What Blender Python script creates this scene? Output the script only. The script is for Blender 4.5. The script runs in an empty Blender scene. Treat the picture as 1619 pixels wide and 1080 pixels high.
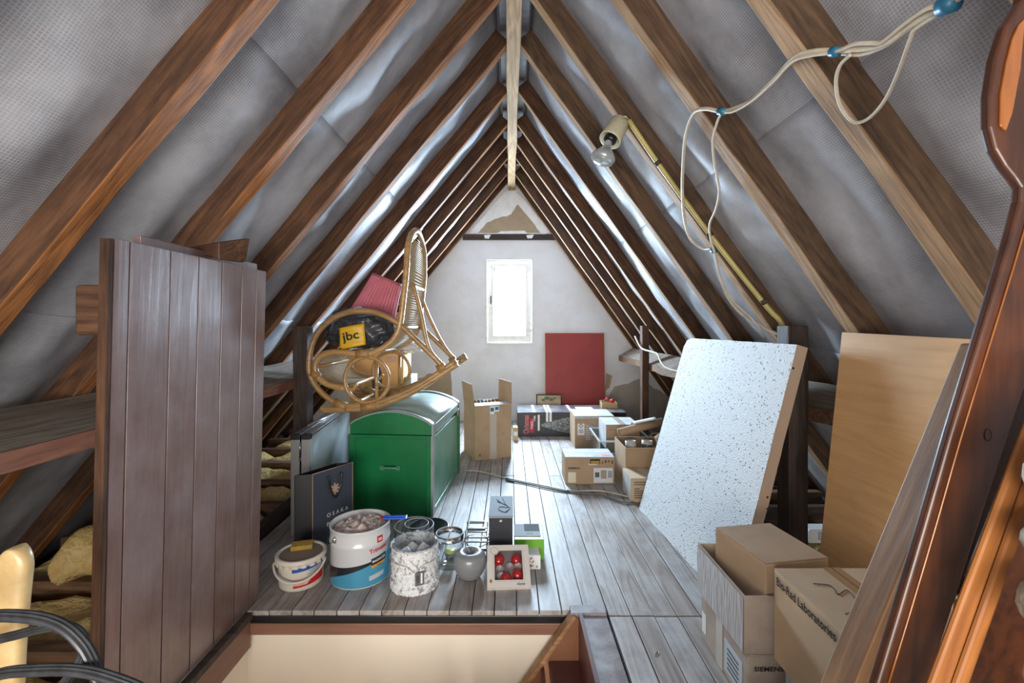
import bpy, bmesh, math, random
from mathutils import Vector, Matrix, noise
random.seed(7)
S = bpy.context.scene
COL = S.collection
V = Vector
# ------------------------------------------------------------------ camera
cam_d = bpy.data.cameras.new('camera'); cam = bpy.data.objects.new('camera', cam_d); COL.objects.link(cam)
EYE = 1.12; FPX = 720.0; CX = 806.0; CY = 515.0
cam.location = (0, 0, EYE); cam.rotation_euler = (math.pi/2, 0, 0)
cam_d.sensor_width = 36; cam_d.lens = FPX/1619*36
cam_d.shift_x = (809.5-CX)/1619; cam_d.shift_y = -(540-CY)/1619
cam_d.clip_start = 0.02
S.camera = cam
# ------------------------------------------------------------------ world, light, exposure
S.view_settings.view_transform = 'Standard'; S.view_settings.look = 'None'
S.view_settings.gamma = 1; S.view_settings.use_curve_mapping = False
S.view_settings.exposure = 0.28
w = bpy.data.worlds.new('overcast_sky'); S.world = w; w.use_nodes = True
w.node_tree.nodes['Background'].inputs[0].default_value = (0.92, 0.96, 1.0, 1)
w.node_tree.nodes['Background'].inputs[1].default_value = 2.2
def area(name, loc, look, sx, sy, power, color):
    l = bpy.data.lights.new(name, 'AREA'); l.shape = 'RECTANGLE'; l.size = sx; l.size_y = sy
    l.energy = power; l.color = color
    o = bpy.data.objects.new(name, l); COL.objects.link(o); o.location = loc
    o.rotation_euler = (V(look)-V(loc)).to_track_quat('-Z', 'Y').to_euler()
    return o
area('window_daylight', (-.003, 5.405, 1.405), (-.003, 0, 1.0), 0.37, 0.80, 180, (0.64, 0.82, 1.0))
area('rear_fill_light', (-0.2, -1.6, 0.75), (0.0, 2.6, 2.0), 2.0, 1.0, 98, (1.0, 0.95, 0.89))  # added soft fill behind the camera, no known lamp there
area('stairwell_fill_light', (-0.38, 1.36, -1.5), (-0.30, 1.45, 0.0), 0.8, 0.5, 54, (1.0, 0.93, 0.84))  # stairwell lamp, strengthened as added upward fill for the rafters

# ------------------------------------------------------------------ pixel <-> world helpers
def W(px, py, Y): return V(((px-CX)*Y/FPX, Y, EYE-(py-CY)*Y/FPX))
def G(px, py, z=0.0):
    Y = (EYE-z)*FPX/(py-CY); return V(((px-CX)*Y/FPX, Y, z))
# ------------------------------------------------------------------ mesh builder
class MB:
    def __init__(s): s.v = []; s.f = []; s.sm = []
    def add(s, vs, fs, smooth=False):
        b = len(s.v); s.v += [tuple(v) for v in vs]
        for f in fs: s.f.append(tuple(i+b for i in f)); s.sm.append(smooth)
        return s
    def box(s, lo, hi, M=None):
        x0,y0,z0 = lo; x1,y1,z1 = hi
        vs = [V(p) for p in ((x0,y0,z0),(x1,y0,z0),(x1,y1,z0),(x0,y1,z0),(x0,y0,z1),(x1,y0,z1),(x1,y1,z1),(x0,y1,z1))]
        if M: vs = [M@v for v in vs]
        return s.add(vs, [(0,3,2,1),(4,5,6,7),(0,1,5,4),(1,2,6,5),(2,3,7,6),(3,0,4,7)])
    def hexa(s, c):   # 8 corners: bottom 4 ccw, top 4 ccw
        return s.add(c, [(0,3,2,1),(4,5,6,7),(0,1,5,4),(1,2,6,5),(2,3,7,6),(3,0,4,7)])
    def tube(s, pts, r, seg=10, closed=False, caps=True):
        pts = [V(p) for p in pts]; n = len(pts)
        rs = r if isinstance(r, (list, tuple)) else [r]*n
        T = []
        for i in range(n):
            a = pts[(i-1) % n] if (closed or i) else pts[0]
            b = pts[(i+1) % n] if (closed or i < n-1) else pts[-1]
            t = (b-a); T.append(t.normalized() if t.length > 1e-9 else V((1,0,0)))
        up = V((0,0,1)) if abs(T[0].z) < .9 else V((1,0,0))
        N = (up - T[0]*up.dot(T[0])).normalized(); vs = []
        for i in range(n):
            N = (N - T[i]*N.dot(T[i]))
            N = N.normalized() if N.length > 1e-6 else T[i].orthogonal().normalized()
            B = T[i].cross(N)
            for k in range(seg):
                a = 2*math.pi*k/seg; vs.append(pts[i] + (N*math.cos(a)+B*math.sin(a))*rs[i])
        fs = []
        for i in range(n if closed else n-1):
            j = (i+1) % n
            for k in range(seg):
                l = (k+1) % seg; fs.append((i*seg+k, i*seg+l, j*seg+l, j*seg+k))
        if not closed and caps:
            fs.append(tuple(reversed(range(seg)))); fs.append(tuple(range((n-1)*seg, n*seg)))
        return s.add(vs, fs, True)
    def ribbed(s, pts, r, nr=11):
        b = len(s.v); s.tube(pts, r, nr*2); s.sm = [False]*len(s.sm); pts = [V(p) for p in pts]
        for i in range(len(pts)):
            for k in range(1, nr*2, 2):
                j = b+i*nr*2+k; s.v[j] = tuple(pts[i]+(V(s.v[j])-pts[i])*.82)
        return s
    def lathe(s, prof, seg=40, c=(0,0,0), sx=1, sy=1, cap0=False, cap1=False, rad=None, M=None):
        vs = []; fs = []; c = V(c)
        for i,(r,z) in enumerate(prof):
            for k in range(seg):
                a = 2*math.pi*k/seg; rr = r*(rad(a, i) if rad else 1)
                p = V((rr*math.cos(a)*sx, rr*math.sin(a)*sy, z))
                vs.append((M@p if M else p)+c)
        for i in range(len(prof)-1):
            for k in range(seg):
                l = (k+1) % seg; fs.append((i*seg+k, i*seg+l, (i+1)*seg+l, (i+1)*seg+k))
        if cap0: fs.append(tuple(reversed(range(seg))))
        if cap1: fs.append(tuple(range((len(prof)-1)*seg, len(prof)*seg)))
        return s.add(vs, fs, True)
    def prism(s, poly, origin, ux, uy, depth):   # flat outline given thickness along -(ux x uy)
        ux = V(ux); uy = V(uy); n = ux.cross(uy).normalized(); o = V(origin)
        a = [o+ux*p[0]+uy*p[1] for p in poly]; b = [p-n*depth for p in a]; k = len(poly)
        return s.add(a+b, [tuple(range(k)), tuple(reversed(range(k, 2*k)))] + [(i, k+i, k+(i+1) % k, (i+1) % k) for i in range(k)])
    def grid(s, fn, nu, nv, smooth=True, flip=False):
        vs = [fn(i/nu, j/nv) for j in range(nv+1) for i in range(nu+1)]; fs = []
        for j in range(nv):
            for i in range(nu):
                a = j*(nu+1)+i; f = (a, a+1, a+nu+2, a+nu+1); fs.append(tuple(reversed(f)) if flip else f)
        return s.add(vs, fs, smooth)
    def mesh(s, name):
        m = bpy.data.meshes.new(name); m.from_pydata(s.v, [], s.f)
        m.polygons.foreach_set('use_smooth', s.sm); m.update(); return m
WM = {}
def link(name, data, parent=None, M=None):
    o = bpy.data.objects.new(name, data); COL.objects.link(o)
    M = M if M is not None else Matrix()
    WM[o.name] = M.copy()
    if parent is not None:
        o.parent = parent; o.matrix_local = WM[parent.name].inverted() @ M
    else: o.matrix_world = M
    return o
def obj(name, mb, mat, parent=None, M=None, bevel=0, seg=2, solid=0, label=None, world=False):
    me = mb.mesh(name) if isinstance(mb, MB) else mb
    if world and parent is not None: M = None
    if mat and not me.materials: me.materials.append(mat)
    o = link(name, me, parent, M)
    if solid:
        m = o.modifiers.new('solid', 'SOLIDIFY'); m.thickness = solid; m.offset = 0
    if bevel:
        m = o.modifiers.new('bevel', 'BEVEL'); m.width = bevel; m.segments = seg; m.limit_method = 'ANGLE'; m.angle_limit = math.radians(40)
    if label: o['label'] = label
    return o
def tag(o, label, cat, group=None):
    o['label'] = label; o['category'] = cat
    if group: o['group'] = group
    return o
def thing(name, label, cat, loc=(0,0,0), group=None, M=None):
    o = link(name, None, None, M if M is not None else Matrix.Translation(V(loc)))
    return tag(o, label, cat, group)
def structure(o): o['kind'] = 'structure'; return o
def frame(p0, p1, up=(0,0,1)):
    p0 = V(p0); p1 = V(p1); x = (p1-p0).normalized(); up = V(up)
    y = up.cross(x)
    if y.length < 1e-5: y = V((0,1,0)).cross(x)
    y.normalize(); z = x.cross(y)
    return Matrix(((x.x,y.x,z.x,p0.x),(x.y,y.y,z.y,p0.y),(x.z,y.z,z.z,p0.z),(0,0,0,1)))
def beam(name, p0, p1, wid, hei, mat, parent=None, up=(0,0,1), rough=0.0, nseg=1, bevel=0.003, oy=0.0, oz=0.0, label=None, taper=1.0):
    """timber from p0 to p1; wid across (local y), hei along up (local z); oy/oz move the section off the axis"""
    M = frame(p0, p1, up); L = (V(p1)-V(p0)).length; mb = MB(); vs = []; sd = random.random()*50
    for i in range(nseg+1):
        x = L*i/nseg
        for k,(a,b) in enumerate(((-.5,-.5),(.5,-.5),(.5,.5),(-.5,.5))):
            t = 1+(taper-1)*i/nseg
            dy = rough*noise.noise(V((x*2.3+sd, k*5.1, 1))); dz = rough*noise.noise(V((x*2.3+sd, k*5.1, 9)))
            vs.append((x, a*wid*t+oy+dy, b*hei*t+oz+dz))
    fs = [(0,3,2,1), (nseg*4, nseg*4+1, nseg*4+2, nseg*4+3)]
    for i in range(nseg):
        for k in range(4):
            l = (k+1) % 4; fs.append((i*4+k, i*4+l, i*4+4+l, i*4+4+k))
    mb.add(vs, fs)
    return obj(name, mb, mat, parent, M, bevel=bevel, label=label)
def smooth(pts, n=6, closed=False):
    pts = [V(p) for p in pts]; k = len(pts); out = []
    for i in range(k if closed else k-1):
        p1 = pts[i]; p2 = pts[(i+1) % k]
        p0 = pts[(i-1) % k] if (closed or i) else p1*2-p2
        p3 = pts[(i+2) % k] if (closed or i < k-2) else p2*2-p1
        for j in range(n):
            t = j/n
            out.append(0.5*((2*p1)+(p2-p0)*t+(2*p0-5*p1+4*p2-p3)*t*t+(3*p1-p0-3*p2+p3)*t*t*t))
    if not closed: out.append(pts[-1])
    return out
# ------------------------------------------------------------------ writing
_fc = {}
def text_mesh(s, shear=0.0, bold=0.0):
    c = bpy.data.curves.new('writing', 'FONT'); c.body = s; c.size = 1; c.shear = shear; c.resolution_u = 3; c.offset = bold
    t = bpy.data.objects.new('writing_tmp', c); me = bpy.data.meshes.new_from_object(t)
    bpy.data.objects.remove(t); return me
def text(s, org, xd, ud, width, height, mat, parent, bold=0.0, wrap=None, name='writing', shear=0.0, off=0.0012):
    """org = lower-left corner; xd reading direction, ud up; scaled to width x height"""
    me = text_mesh(s, shear, bold); xs = [v.co.x for v in me.vertices]; ys = [v.co.y for v in me.vertices]
    x0, x1, y0, y1 = min(xs), max(xs), min(ys), max(ys)
    xd = V(xd).normalized(); ud = V(ud); ud = (ud-xd*ud.dot(xd)).normalized(); n = xd.cross(ud); org = V(org)
    for v in me.vertices:
        a = (v.co.x-x0)/(x1-x0)*width; b = (v.co.y-y0)/max(1e-6, y1-y0)*height
        if wrap:
            c, R, th0, slope = wrap; th = th0 + a/R; v.co = V((c[0]+R*math.sin(th), c[1]-R*math.cos(th), org.z+b+slope*a))
        else: v.co = org+xd*a+ud*b+n*off
    me.materials.clear(); me.materials.append(mat)
    return link(name, me, parent)
# ------------------------------------------------------------------ materials
def lin(c):
    return tuple(((x/255)/12.92 if x/255 <= .04045 else ((x/255+.055)/1.055)**2.4) for x in c)+(1,)
class NT:
    def __init__(s, name):
        s.m = bpy.data.materials.new(name); s.m.use_nodes = True; s.t = s.m.node_tree; s.b = s.t.nodes['Principled BSDF']
    def n(s, typ, **kw):
        x = s.t.nodes.new(typ)
        for k, v in kw.items():
            if k.startswith('i_'):
                key = k[2:]; key = int(key) if key.isdigit() else key
                x.inputs[key].default_value = v
            else: setattr(x, k, v)
        return x
    def l(s, a, b): s.t.links.new(a, b)
    def set(s, **kw):
        for k, v in kw.items(): s.b.inputs[k.replace('_', ' ')].default_value = v
def mathn(T, op, a, b=None, clamp=False):
    x = T.n('ShaderNodeMath', operation=op, use_clamp=clamp)
    for i, v in enumerate((a, b)):
        if v is None: continue
        if isinstance(v, (int, float)): x.inputs[i].default_value = v
        else: T.l(v, x.inputs[i])
    return x.outputs[0]
def mixc(T, f, a, b, mode='MIX'):
    x = T.n('ShaderNodeMix', data_type='RGBA', blend_type=mode)
    for i, v in ((0, f), (6, a), (7, b)):
        if isinstance(v, (int, float, tuple)): x.inputs[i].default_value = v
        else: T.l(v, x.inputs[i])
    return x.outputs[2]
def ramp(T, f, stops):
    r = T.n('ShaderNodeValToRGB'); T.l(f, r.inputs[0]); e = r.color_ramp.elements
    while len(e) < len(stops): e.new(.5)
    for x, (p, c) in zip(e, stops): x.position = p; x.color = c if len(c) == 4 else lin(c)
    return r.outputs[0]
def bump(T, h, strength, dist=0.002):
    b = T.n('ShaderNodeBump'); b.inputs['Strength'].default_value = strength; b.inputs['Distance'].default_value = dist
    T.l(h, b.inputs['Height']); T.l(b.outputs[0], T.b.inputs['Normal'])
def coords(T, scale, rnd=True, uv=False):
    tc = T.n('ShaderNodeTexCoord'); out = tc.outputs['UV' if uv else 'Object']
    if rnd:
        oi = T.n('ShaderNodeObjectInfo'); k = mathn(T, 'MULTIPLY', oi.outputs['Random'], 31.7)
        va = T.n('ShaderNodeVectorMath', operation='ADD'); T.l(out, va.inputs[0]); T.l(k, va.inputs[1]); out = va.outputs[0]
    mp = T.n('ShaderNodeMapping'); mp.inputs['Scale'].default_value = scale; T.l(out, mp.inputs[0]); return mp.outputs[0]
def noisen(T, vec, scale, detail=5, rough=.55, dist=0.0):
    x = T.n('ShaderNodeTexNoise'); x.inputs['Scale'].default_value = scale; x.inputs['Detail'].default_value = detail
    x.inputs['Roughness'].default_value = rough; x.inputs['Distortion'].default_value = dist; T.l(vec, x.inputs['Vector']); return x.outputs[0]
MATS = {}
def wood(name, c1, c2, c3, rough=.6, bumps=.5, ring=.5, coat=0.0, axis=0, wear=.5, vary=.25, dist=.002, spec=.5, fine=1.0):
    T = NT(name); sc = [10.0*fine]*3; sc[axis] = .7*fine; sr = [4.0]*3; sr[axis] = .45
    g = noisen(T, coords(T, sc), 6, 8, .65, .3)
    rg = noisen(T, coords(T, sr), 1.6, 3, .5, .4)
    rs = mathn(T, 'MULTIPLY_ADD', mathn(T, 'SINE', mathn(T, 'MULTIPLY', rg, 75)), .5); rs.node.inputs[2].default_value = .5
    f = mathn(T, 'ADD', mathn(T, 'MULTIPLY', g, 1-ring*.45), mathn(T, 'MULTIPLY', rs, ring*.35))
    col = ramp(T, f, [(.22, c1), (.72, c2)])
    bl = noisen(T, coords(T, (1, 1, 1)), 3.0, 6, .65)
    col = mixc(T, mathn(T, 'MULTIPLY', ramp(T, bl, [(.42, (0,0,0,1)), (.68, (1,1,1,1))]), wear), col, lin(c3))
    oi = T.n('ShaderNodeObjectInfo'); hs = T.n('ShaderNodeHueSaturation'); T.l(col, hs.inputs['Color'])
    T.l(mathn(T, 'ADD', mathn(T, 'MULTIPLY', oi.outputs['Random'], vary), 1-vary/2), hs.inputs['Value'])
    T.l(hs.outputs[0], T.b.inputs['Base Color']); T.set(Roughness=rough, Coat_Weight=coat, Coat_Roughness=.25, Specular_IOR_Level=spec)
    bump(T, f, bumps, dist); MATS[name] = T.m; return T.m
def plain(name, c, rough=.5, metal=0.0, coat=0.0, bl=0.0, c2=None, nscale=6, bumps=0.0, bscale=60, spec=.5, bdist=.001, lo=.4, hi=.65):
    T = NT(name); T.set(Roughness=rough, Metallic=metal, Coat_Weight=coat, Coat_Roughness=.15, Specular_IOR_Level=spec)
    if c2:
        col = mixc(T, mathn(T, 'MULTIPLY', ramp(T, noisen(T, coords(T, (1,1,1)), nscale, 7, .65), [(lo, (0,0,0,1)), (hi, (1,1,1,1))]), bl), lin(c), lin(c2)); T.l(col, T.b.inputs['Base Color'])
    else: T.set(Base_Color=lin(c))
    if bumps: bump(T, noisen(T, coords(T, (1,1,1)), bscale, 4, .6), bumps, bdist)
    MATS[name] = T.m; return T.m
def glass(name, tint=(1,1,1), gloss=.25, rough=.03):
    T = NT(name); tr = T.n('ShaderNodeBsdfTransparent'); tr.inputs[0].default_value = tint+(1,)
    gl = T.n('ShaderNodeBsdfGlossy'); gl.inputs['Roughness'].default_value = rough
    lw = T.n('ShaderNodeLayerWeight'); lw.inputs[0].default_value = gloss
    mx = T.n('ShaderNodeMixShader'); T.l(lw.outputs['Facing'], mx.inputs[0]); T.l(tr.outputs[0], mx.inputs[1]); T.l(gl.outputs[0], mx.inputs[2])
    T.l(mx.outputs[0], T.t.nodes['Material Output'].inputs[0]); return T.m
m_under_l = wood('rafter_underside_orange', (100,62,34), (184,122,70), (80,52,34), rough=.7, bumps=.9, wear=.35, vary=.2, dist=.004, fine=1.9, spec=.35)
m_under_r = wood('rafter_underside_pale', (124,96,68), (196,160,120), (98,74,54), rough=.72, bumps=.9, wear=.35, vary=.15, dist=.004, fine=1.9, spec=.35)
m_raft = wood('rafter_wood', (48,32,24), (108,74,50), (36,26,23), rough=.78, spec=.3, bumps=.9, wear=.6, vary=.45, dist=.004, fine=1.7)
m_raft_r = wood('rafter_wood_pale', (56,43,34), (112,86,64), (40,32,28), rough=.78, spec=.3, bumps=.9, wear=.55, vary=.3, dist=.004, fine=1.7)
m_pale = wood('ridge_pine', (130,104,76), (190,160,122), (110,88,66), rough=.8, spec=.2, bumps=.4, wear=.35, vary=.1)
m_dark = wood('dark_timber', (40,30,27), (92,74,64), (30,25,24), rough=.7, bumps=.7, wear=.5, vary=.3)
m_purlin = wood('dusty_purlin', (74,66,58), (150,140,126), (110,70,54), rough=.85, bumps=.8, wear=.45, vary=.2)
m_joist = wood('joist_wood', (62,44,32), (140,104,72), (50,38,32), rough=.8, bumps=.6, wear=.5, vary=.3)
m_floor = wood('dusty_floorboard', (112,96,84), (164,154,146), (194,198,202), rough=.52, bumps=.5, ring=.7, wear=.6, vary=.16, spec=.62, dist=.0018)
m_panel = wood('brown_painted_board', (92,66,58), (126,96,88), (156,142,144), rough=.33, bumps=.55, ring=.12, axis=0, wear=.5, vary=.08, spec=.9, dist=.0015, fine=.9, coat=.35)
m_fascia = wood('brown_fascia_paint', (116,80,64), (140,100,82), (104,72,58), rough=.45, bumps=.2, ring=.2, wear=.3, vary=.1)
m_ply = wood('plywood_face', (206,158,104), (228,184,130), (186,138,88), rough=.5, bumps=.1, ring=.35, wear=.35, fine=.7, vary=.05, spec=.4)
m_plank = wood('leaning_plank_wood', (112,78,50), (176,134,92), (92,62,42), rough=.6, bumps=.5, wear=.35, vary=.1)
m_amber = wood('amber_plank', (128,74,30), (172,108,48), (98,54,24), rough=.55, bumps=.2, wear=.3, vary=.1)
m_varn = wood('dark_varnished_wood', (50,25,13), (92,48,22), (28,16,11), rough=.38, bumps=.15, wear=.6, vary=.05, axis=2, coat=.2)
m_amberlit = wood('amber_lit_strip_and_line', (120,64,18), (176,104,34), (70,36,14), rough=.25, bumps=.1, wear=.3, vary=0, axis=2, coat=.8)
m_crate = wood('thin_crate_wood', (190,154,106), (226,196,148), (170,130,90), rough=.6, bumps=.2, wear=.2)
m_cream = plain('cream_chair_paint', (220,194,142), rough=.42, c2=(176,138,82), bl=.6, nscale=9, bumps=.2, bscale=30, coat=.2)
m_card = plain('cardboard', (180,152,122), rough=.8, c2=(160,132,104), bl=.6, nscale=5, bumps=.12, bscale=120)
m_card2 = plain('cardboard_pale', (198,172,140), rough=.75, c2=(178,150,118), bl=.6, nscale=5, bumps=.12, bscale=120)
m_cardg = plain('cardboard_grey_dust', (176,162,148), rough=.7, c2=(150,134,120), bl=.8, nscale=7, bumps=.2, bscale=90)
m_cardin = plain('cardboard_inside', (150,118,84), rough=.85)
m_cardtop = plain('white_carton_paper', (196,198,200), rough=.7, c2=(164,160,154), bl=.7, nscale=8)
m_tape = plain('brown_packing_tape', (168,132,98), rough=.25, coat=.5)
m_tapec = plain('clear_packing_tape', (190,180,166), rough=.22, coat=.7)
m_white = plain('white_print', (232,232,230), rough=.6)
m_black = plain('black_print', (24,22,22), rough=.6)
m_ink = plain('faded_ink', (96,92,90), rough=.7)
m_red = plain('red_print', (196,30,34), rough=.5)
m_navy = plain('navy_print', (36,52,118), rough=.5)
m_cable = plain('cream_cable', (206,196,176), rough=.45, c2=(170,156,136), bl=.6, nscale=20)
m_conduit = plain('yellowed_conduit', (190,174,104), rough=.4, c2=(150,132,76), bl=.5)
m_btape = plain('blue_tape', (40,110,142), rough=.4)
m_rattan = wood('rattan_cane', (142,104,58), (200,160,104), (116,80,44), rough=.35, bumps=.25, ring=.3, wear=.3, vary=.15, coat=.4)
m_wrap = plain('rattan_binding', (176,136,84), rough=.5, c2=(130,94,54), bl=.7, nscale=40, bumps=.6, bscale=160)
m_weave = plain('cane_weave', (184,160,126), rough=.6)
m_plaster = plain('gable_plaster', (230,230,231), rough=.75, c2=(216,212,206), bl=.8, nscale=2.2, bumps=.15, bscale=30)
m_bare = plain('bare_tan_board', (176,158,130), rough=.85, c2=(160,142,114), bl=.6)
m_smear = plain('white_filler_smear', (246,246,244), rough=.8, c2=(230,228,224), bl=.7, nscale=14, bumps=.6, bscale=40, bdist=.004)
m_well = plain('cream_stairwell_paint', (226,216,200), rough=.35, spec=.5)
m_winw = plain('weathered_white_paint', (232,230,222), rough=.5, c2=(196,172,116), bl=.55, nscale=14, lo=.55, hi=.7)
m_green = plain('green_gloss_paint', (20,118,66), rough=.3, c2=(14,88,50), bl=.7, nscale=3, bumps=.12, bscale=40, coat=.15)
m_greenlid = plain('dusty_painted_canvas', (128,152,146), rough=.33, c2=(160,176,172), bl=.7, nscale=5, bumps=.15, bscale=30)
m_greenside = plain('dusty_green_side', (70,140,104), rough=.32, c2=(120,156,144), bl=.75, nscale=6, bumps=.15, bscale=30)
m_band = plain('grey_trunk_band', (150,158,154), rough=.4, c2=(112,128,120), bl=.6, nscale=12)
m_alu = plain('brushed_aluminium', (176,178,180), rough=.32, metal=.85)
m_lam = plain('pale_laminate', (190,200,206), rough=.28, c2=(170,182,190), bl=.5)
m_blackp = plain('black_recess_shade', (22,22,24), rough=.35)
m_felt = None
m_blue = plain('blue_plastic', (30,86,196), rough=.3)
m_steel = plain('chrome', (190,190,190), rough=.15, metal=1)
m_glass = glass('clear_glass', (.985,.995,1.0), .16)
m_film = glass('clear_film', (.95,.95,.95), .2, .12)
m_bin = glass('clear_storage_plastic', (.80,.84,.88), .45, .15)
m_redball = plain('red_bauble', (196,20,28), rough=.12, coat=.6, spec=.8)
m_insul = plain('mineral_wool', (206,172,104), rough=.95, c2=(232,208,154), bl=.8, nscale=9, bumps=1.0, bscale=30, bdist=.02)
m_stone = plain('rough_cream_stone', (206,196,176), rough=.85, c2=(120,106,92), bl=.7, nscale=14, bumps=1, bscale=20, bdist=.01)
# roofing felt with reinforcement grid
def felt():
    T = NT('roofing_felt'); uv = coords(T, (1,1,1), rnd=False, uv=True)
    sp = T.n('ShaderNodeSeparateXYZ'); T.l(uv, sp.inputs[0]); gs = []
    for k in (0, 1):
        a = mathn(T, 'FRACT', mathn(T, 'MULTIPLY', sp.outputs[k], 125)); a = mathn(T, 'ABSOLUTE', mathn(T, 'SUBTRACT', a, .5))
        gs.append(mathn(T, 'GREATER_THAN', a, .37))
    g = mathn(T, 'MAXIMUM', gs[0], gs[1])
    nz = ramp(T, noisen(T, uv, 2.2, 6, .62), [(.36, (0,0,0,1)), (.64, (1,1,1,1))]); br = noisen(T, uv, 30, 3, .6)
    col = mixc(T, nz, lin((126,128,136)), lin((178,180,188)))
    col = mixc(T, mathn(T, 'MULTIPLY', g, mathn(T, 'MULTIPLY', br, .65)), col, lin((222,220,220)))
    T.l(col, T.b.inputs['Base Color']); T.set(Roughness=.58, Specular_IOR_Level=.45)
    h = mathn(T, 'ADD', mathn(T, 'MULTIPLY', g, .04), mathn(T, 'MULTIPLY', noisen(T, uv, 4, 3, .5), 1.0)); bump(T, h, .5, .02)
    return T.m
m_felt = felt()
# ================================================================== ROOF
ZA = 2.79; XL = -0.02; XR = 0.06; SL = 1.20; SR = 1.40; YW = 5.35; YB = -2.2
roof = structure(link('ceiling', None))
def und(side, z):   # x of the rafters' inner face at height z
    return XL-(ZA-z)/SL if side < 0 else XR+(ZA-z)/SR
NL = V((-SL, 0, 1)).normalized(); NR = V((SR, 0, 1)).normalized()
RD = .105; RW = .068
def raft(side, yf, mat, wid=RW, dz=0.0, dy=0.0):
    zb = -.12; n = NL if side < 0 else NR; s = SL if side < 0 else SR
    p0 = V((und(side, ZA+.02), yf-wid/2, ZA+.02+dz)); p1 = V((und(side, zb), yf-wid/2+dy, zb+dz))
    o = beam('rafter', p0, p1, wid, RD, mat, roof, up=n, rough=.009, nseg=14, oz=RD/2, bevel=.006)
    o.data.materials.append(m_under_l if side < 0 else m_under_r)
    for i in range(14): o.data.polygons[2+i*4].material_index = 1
YS = [.80, 1.29, 1.77, 2.29, 2.75, 3.29, 3.82, 4.22, 4.57, 5.03, 5.34]
YSR = [.79, 1.22, 1.71, 2.26, 2.74, 3.28, 3.80, 4.22, 4.57, 5.04, 5.34]
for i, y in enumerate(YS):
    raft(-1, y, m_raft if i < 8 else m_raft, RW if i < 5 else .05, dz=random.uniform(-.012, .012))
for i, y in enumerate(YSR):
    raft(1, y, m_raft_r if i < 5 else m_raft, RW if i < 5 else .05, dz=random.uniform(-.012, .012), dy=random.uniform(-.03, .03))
beam('ridge_beam', (.02, YB, 2.79), (.02, 5.33, 2.79), .078, .17, m_pale, roof, rough=.008, nseg=16, bevel=.004, label='pale pine ridge board')
# felt strips between and behind the rafters, lapped like roofing
def felt_sheet(side, d0, d1, lift):
    n = NL if side < 0 else NR; s = SL if side < 0 else SR
    sd = V((-1, 0, -SL)).normalized() if side < 0 else V((1, 0, -SR)).normalized()
    o = V((XL if side < 0 else XR, 0, ZA)); ys = YS if side < 0 else YSR
    nu = max(8, int((d1-d0)/.045)); nv = 170; mb = MB(); uvs = []
    def fn(u, v):
        d = d0+(d1-d0)*u; y = -1.0+(YW+1.03)*v
        bay = 0
        allr = [-1.2, -.7, -.2, .3]+[q-RW/2 for q in ys]
        for a, b in zip(allr, allr[1:]):
            if a <= y < b: bay = math.sin(math.pi*(y-a)/(b-a))
        q = noise.noise(V((d*1.9, y*4.2, side*7+1)))*.032 + noise.noise(V((d*5+y*2.0, y*9-d*1.5, side*3)))*.016
        off = RD-.014-bay*(.026+q)*max(0, min(1, (d-.05)/.3))+lift
        uvs.append((d, y)); return o+sd*d+n*off+V((0, y, 0))
    mb.grid(fn, nu, nv, True, flip=(side > 0))
    me = mb.mesh('felt_sheet'); uv = me.uv_layers.new(name='UVMap')
    for lp in me.loops: uv.data[lp.index].uv = uvs[lp.vertex_index]
    obj('felt_sheet', me, m_felt, roof, solid=.002)
for d0, d1, l in ((-.03, 1.16, .006), (1.10, 2.24, .003), (2.18, 3.95, 0)): felt_sheet(-1, d0, d1, l)
for d0, d1, l in ((-.03, 1.36, .006), (1.30, 2.30, .003), (2.24, 3.75, 0)): felt_sheet(1, d0, d1, l)
# roof skin above the felt (tiles' battens side) keeps daylight out
mb = MB()
for side in (-1, 1):
    n = NL if side < 0 else NR; sd = V((-1,0,-SL)).normalized() if side < 0 else V((1,0,-SR)).normalized()
    o = V((XL if side < 0 else XR, 0, ZA))+n*(RD+.05); a = o-sd*.12; b = o+sd*4.2
    mb.hexa([V((p.x, y, p.z))+n*t for t in (0, .03) for p, y in ((a, YB-.1), (b, YB-.1), (b, YW+.2), (a, YW+.2))])
mb.box((-.2, YB-.1, 3.02), (.24, YW+.2, 3.06))
obj('roof_boarding', mb, m_dark, roof)

# ================================================================== GABLE WALL
def roofx(side, z): return und(side, z)+(-.30 if side < 0 else .30)
wl = structure(link('wall_back', None))
win = (-.282, .275, .904, 1.908)
mb = MB()
def slab(poly, y0, y1):
    k = len(poly); mb.add([(x, y0, z) for x, z in poly]+[(x, y1, z) for x, z in poly],
        [tuple(range(k)), tuple(reversed(range(k, 2*k)))]+[(i, k+i, k+(i+1) % k, (i+1) % k) for i in range(k)])
x0, x1, z0, z1 = win; Y0, Y1 = YW, YW+.16
slab([(roofx(-1, -.3), -.3), (x0, -.3), (x0, 3.1), (XL-.1, 3.1), (roofx(-1, 2.6), 2.6)], Y0, Y1)
slab([(x1, -.3), (roofx(1, -.3), -.3), (roofx(1, 2.6), 2.6), (x1+.02, 3.1), (x1, 3.1)], Y0, Y1)
slab([(x0, -.3), (x1, -.3), (x1, z0), (x0, z0)], Y0, Y1)
slab([(x0, z1), (x1, z1), (x1, 3.2), (x0, 3.2)], Y0, Y1)
obj('plaster', mb, m_plaster, wl)
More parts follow.
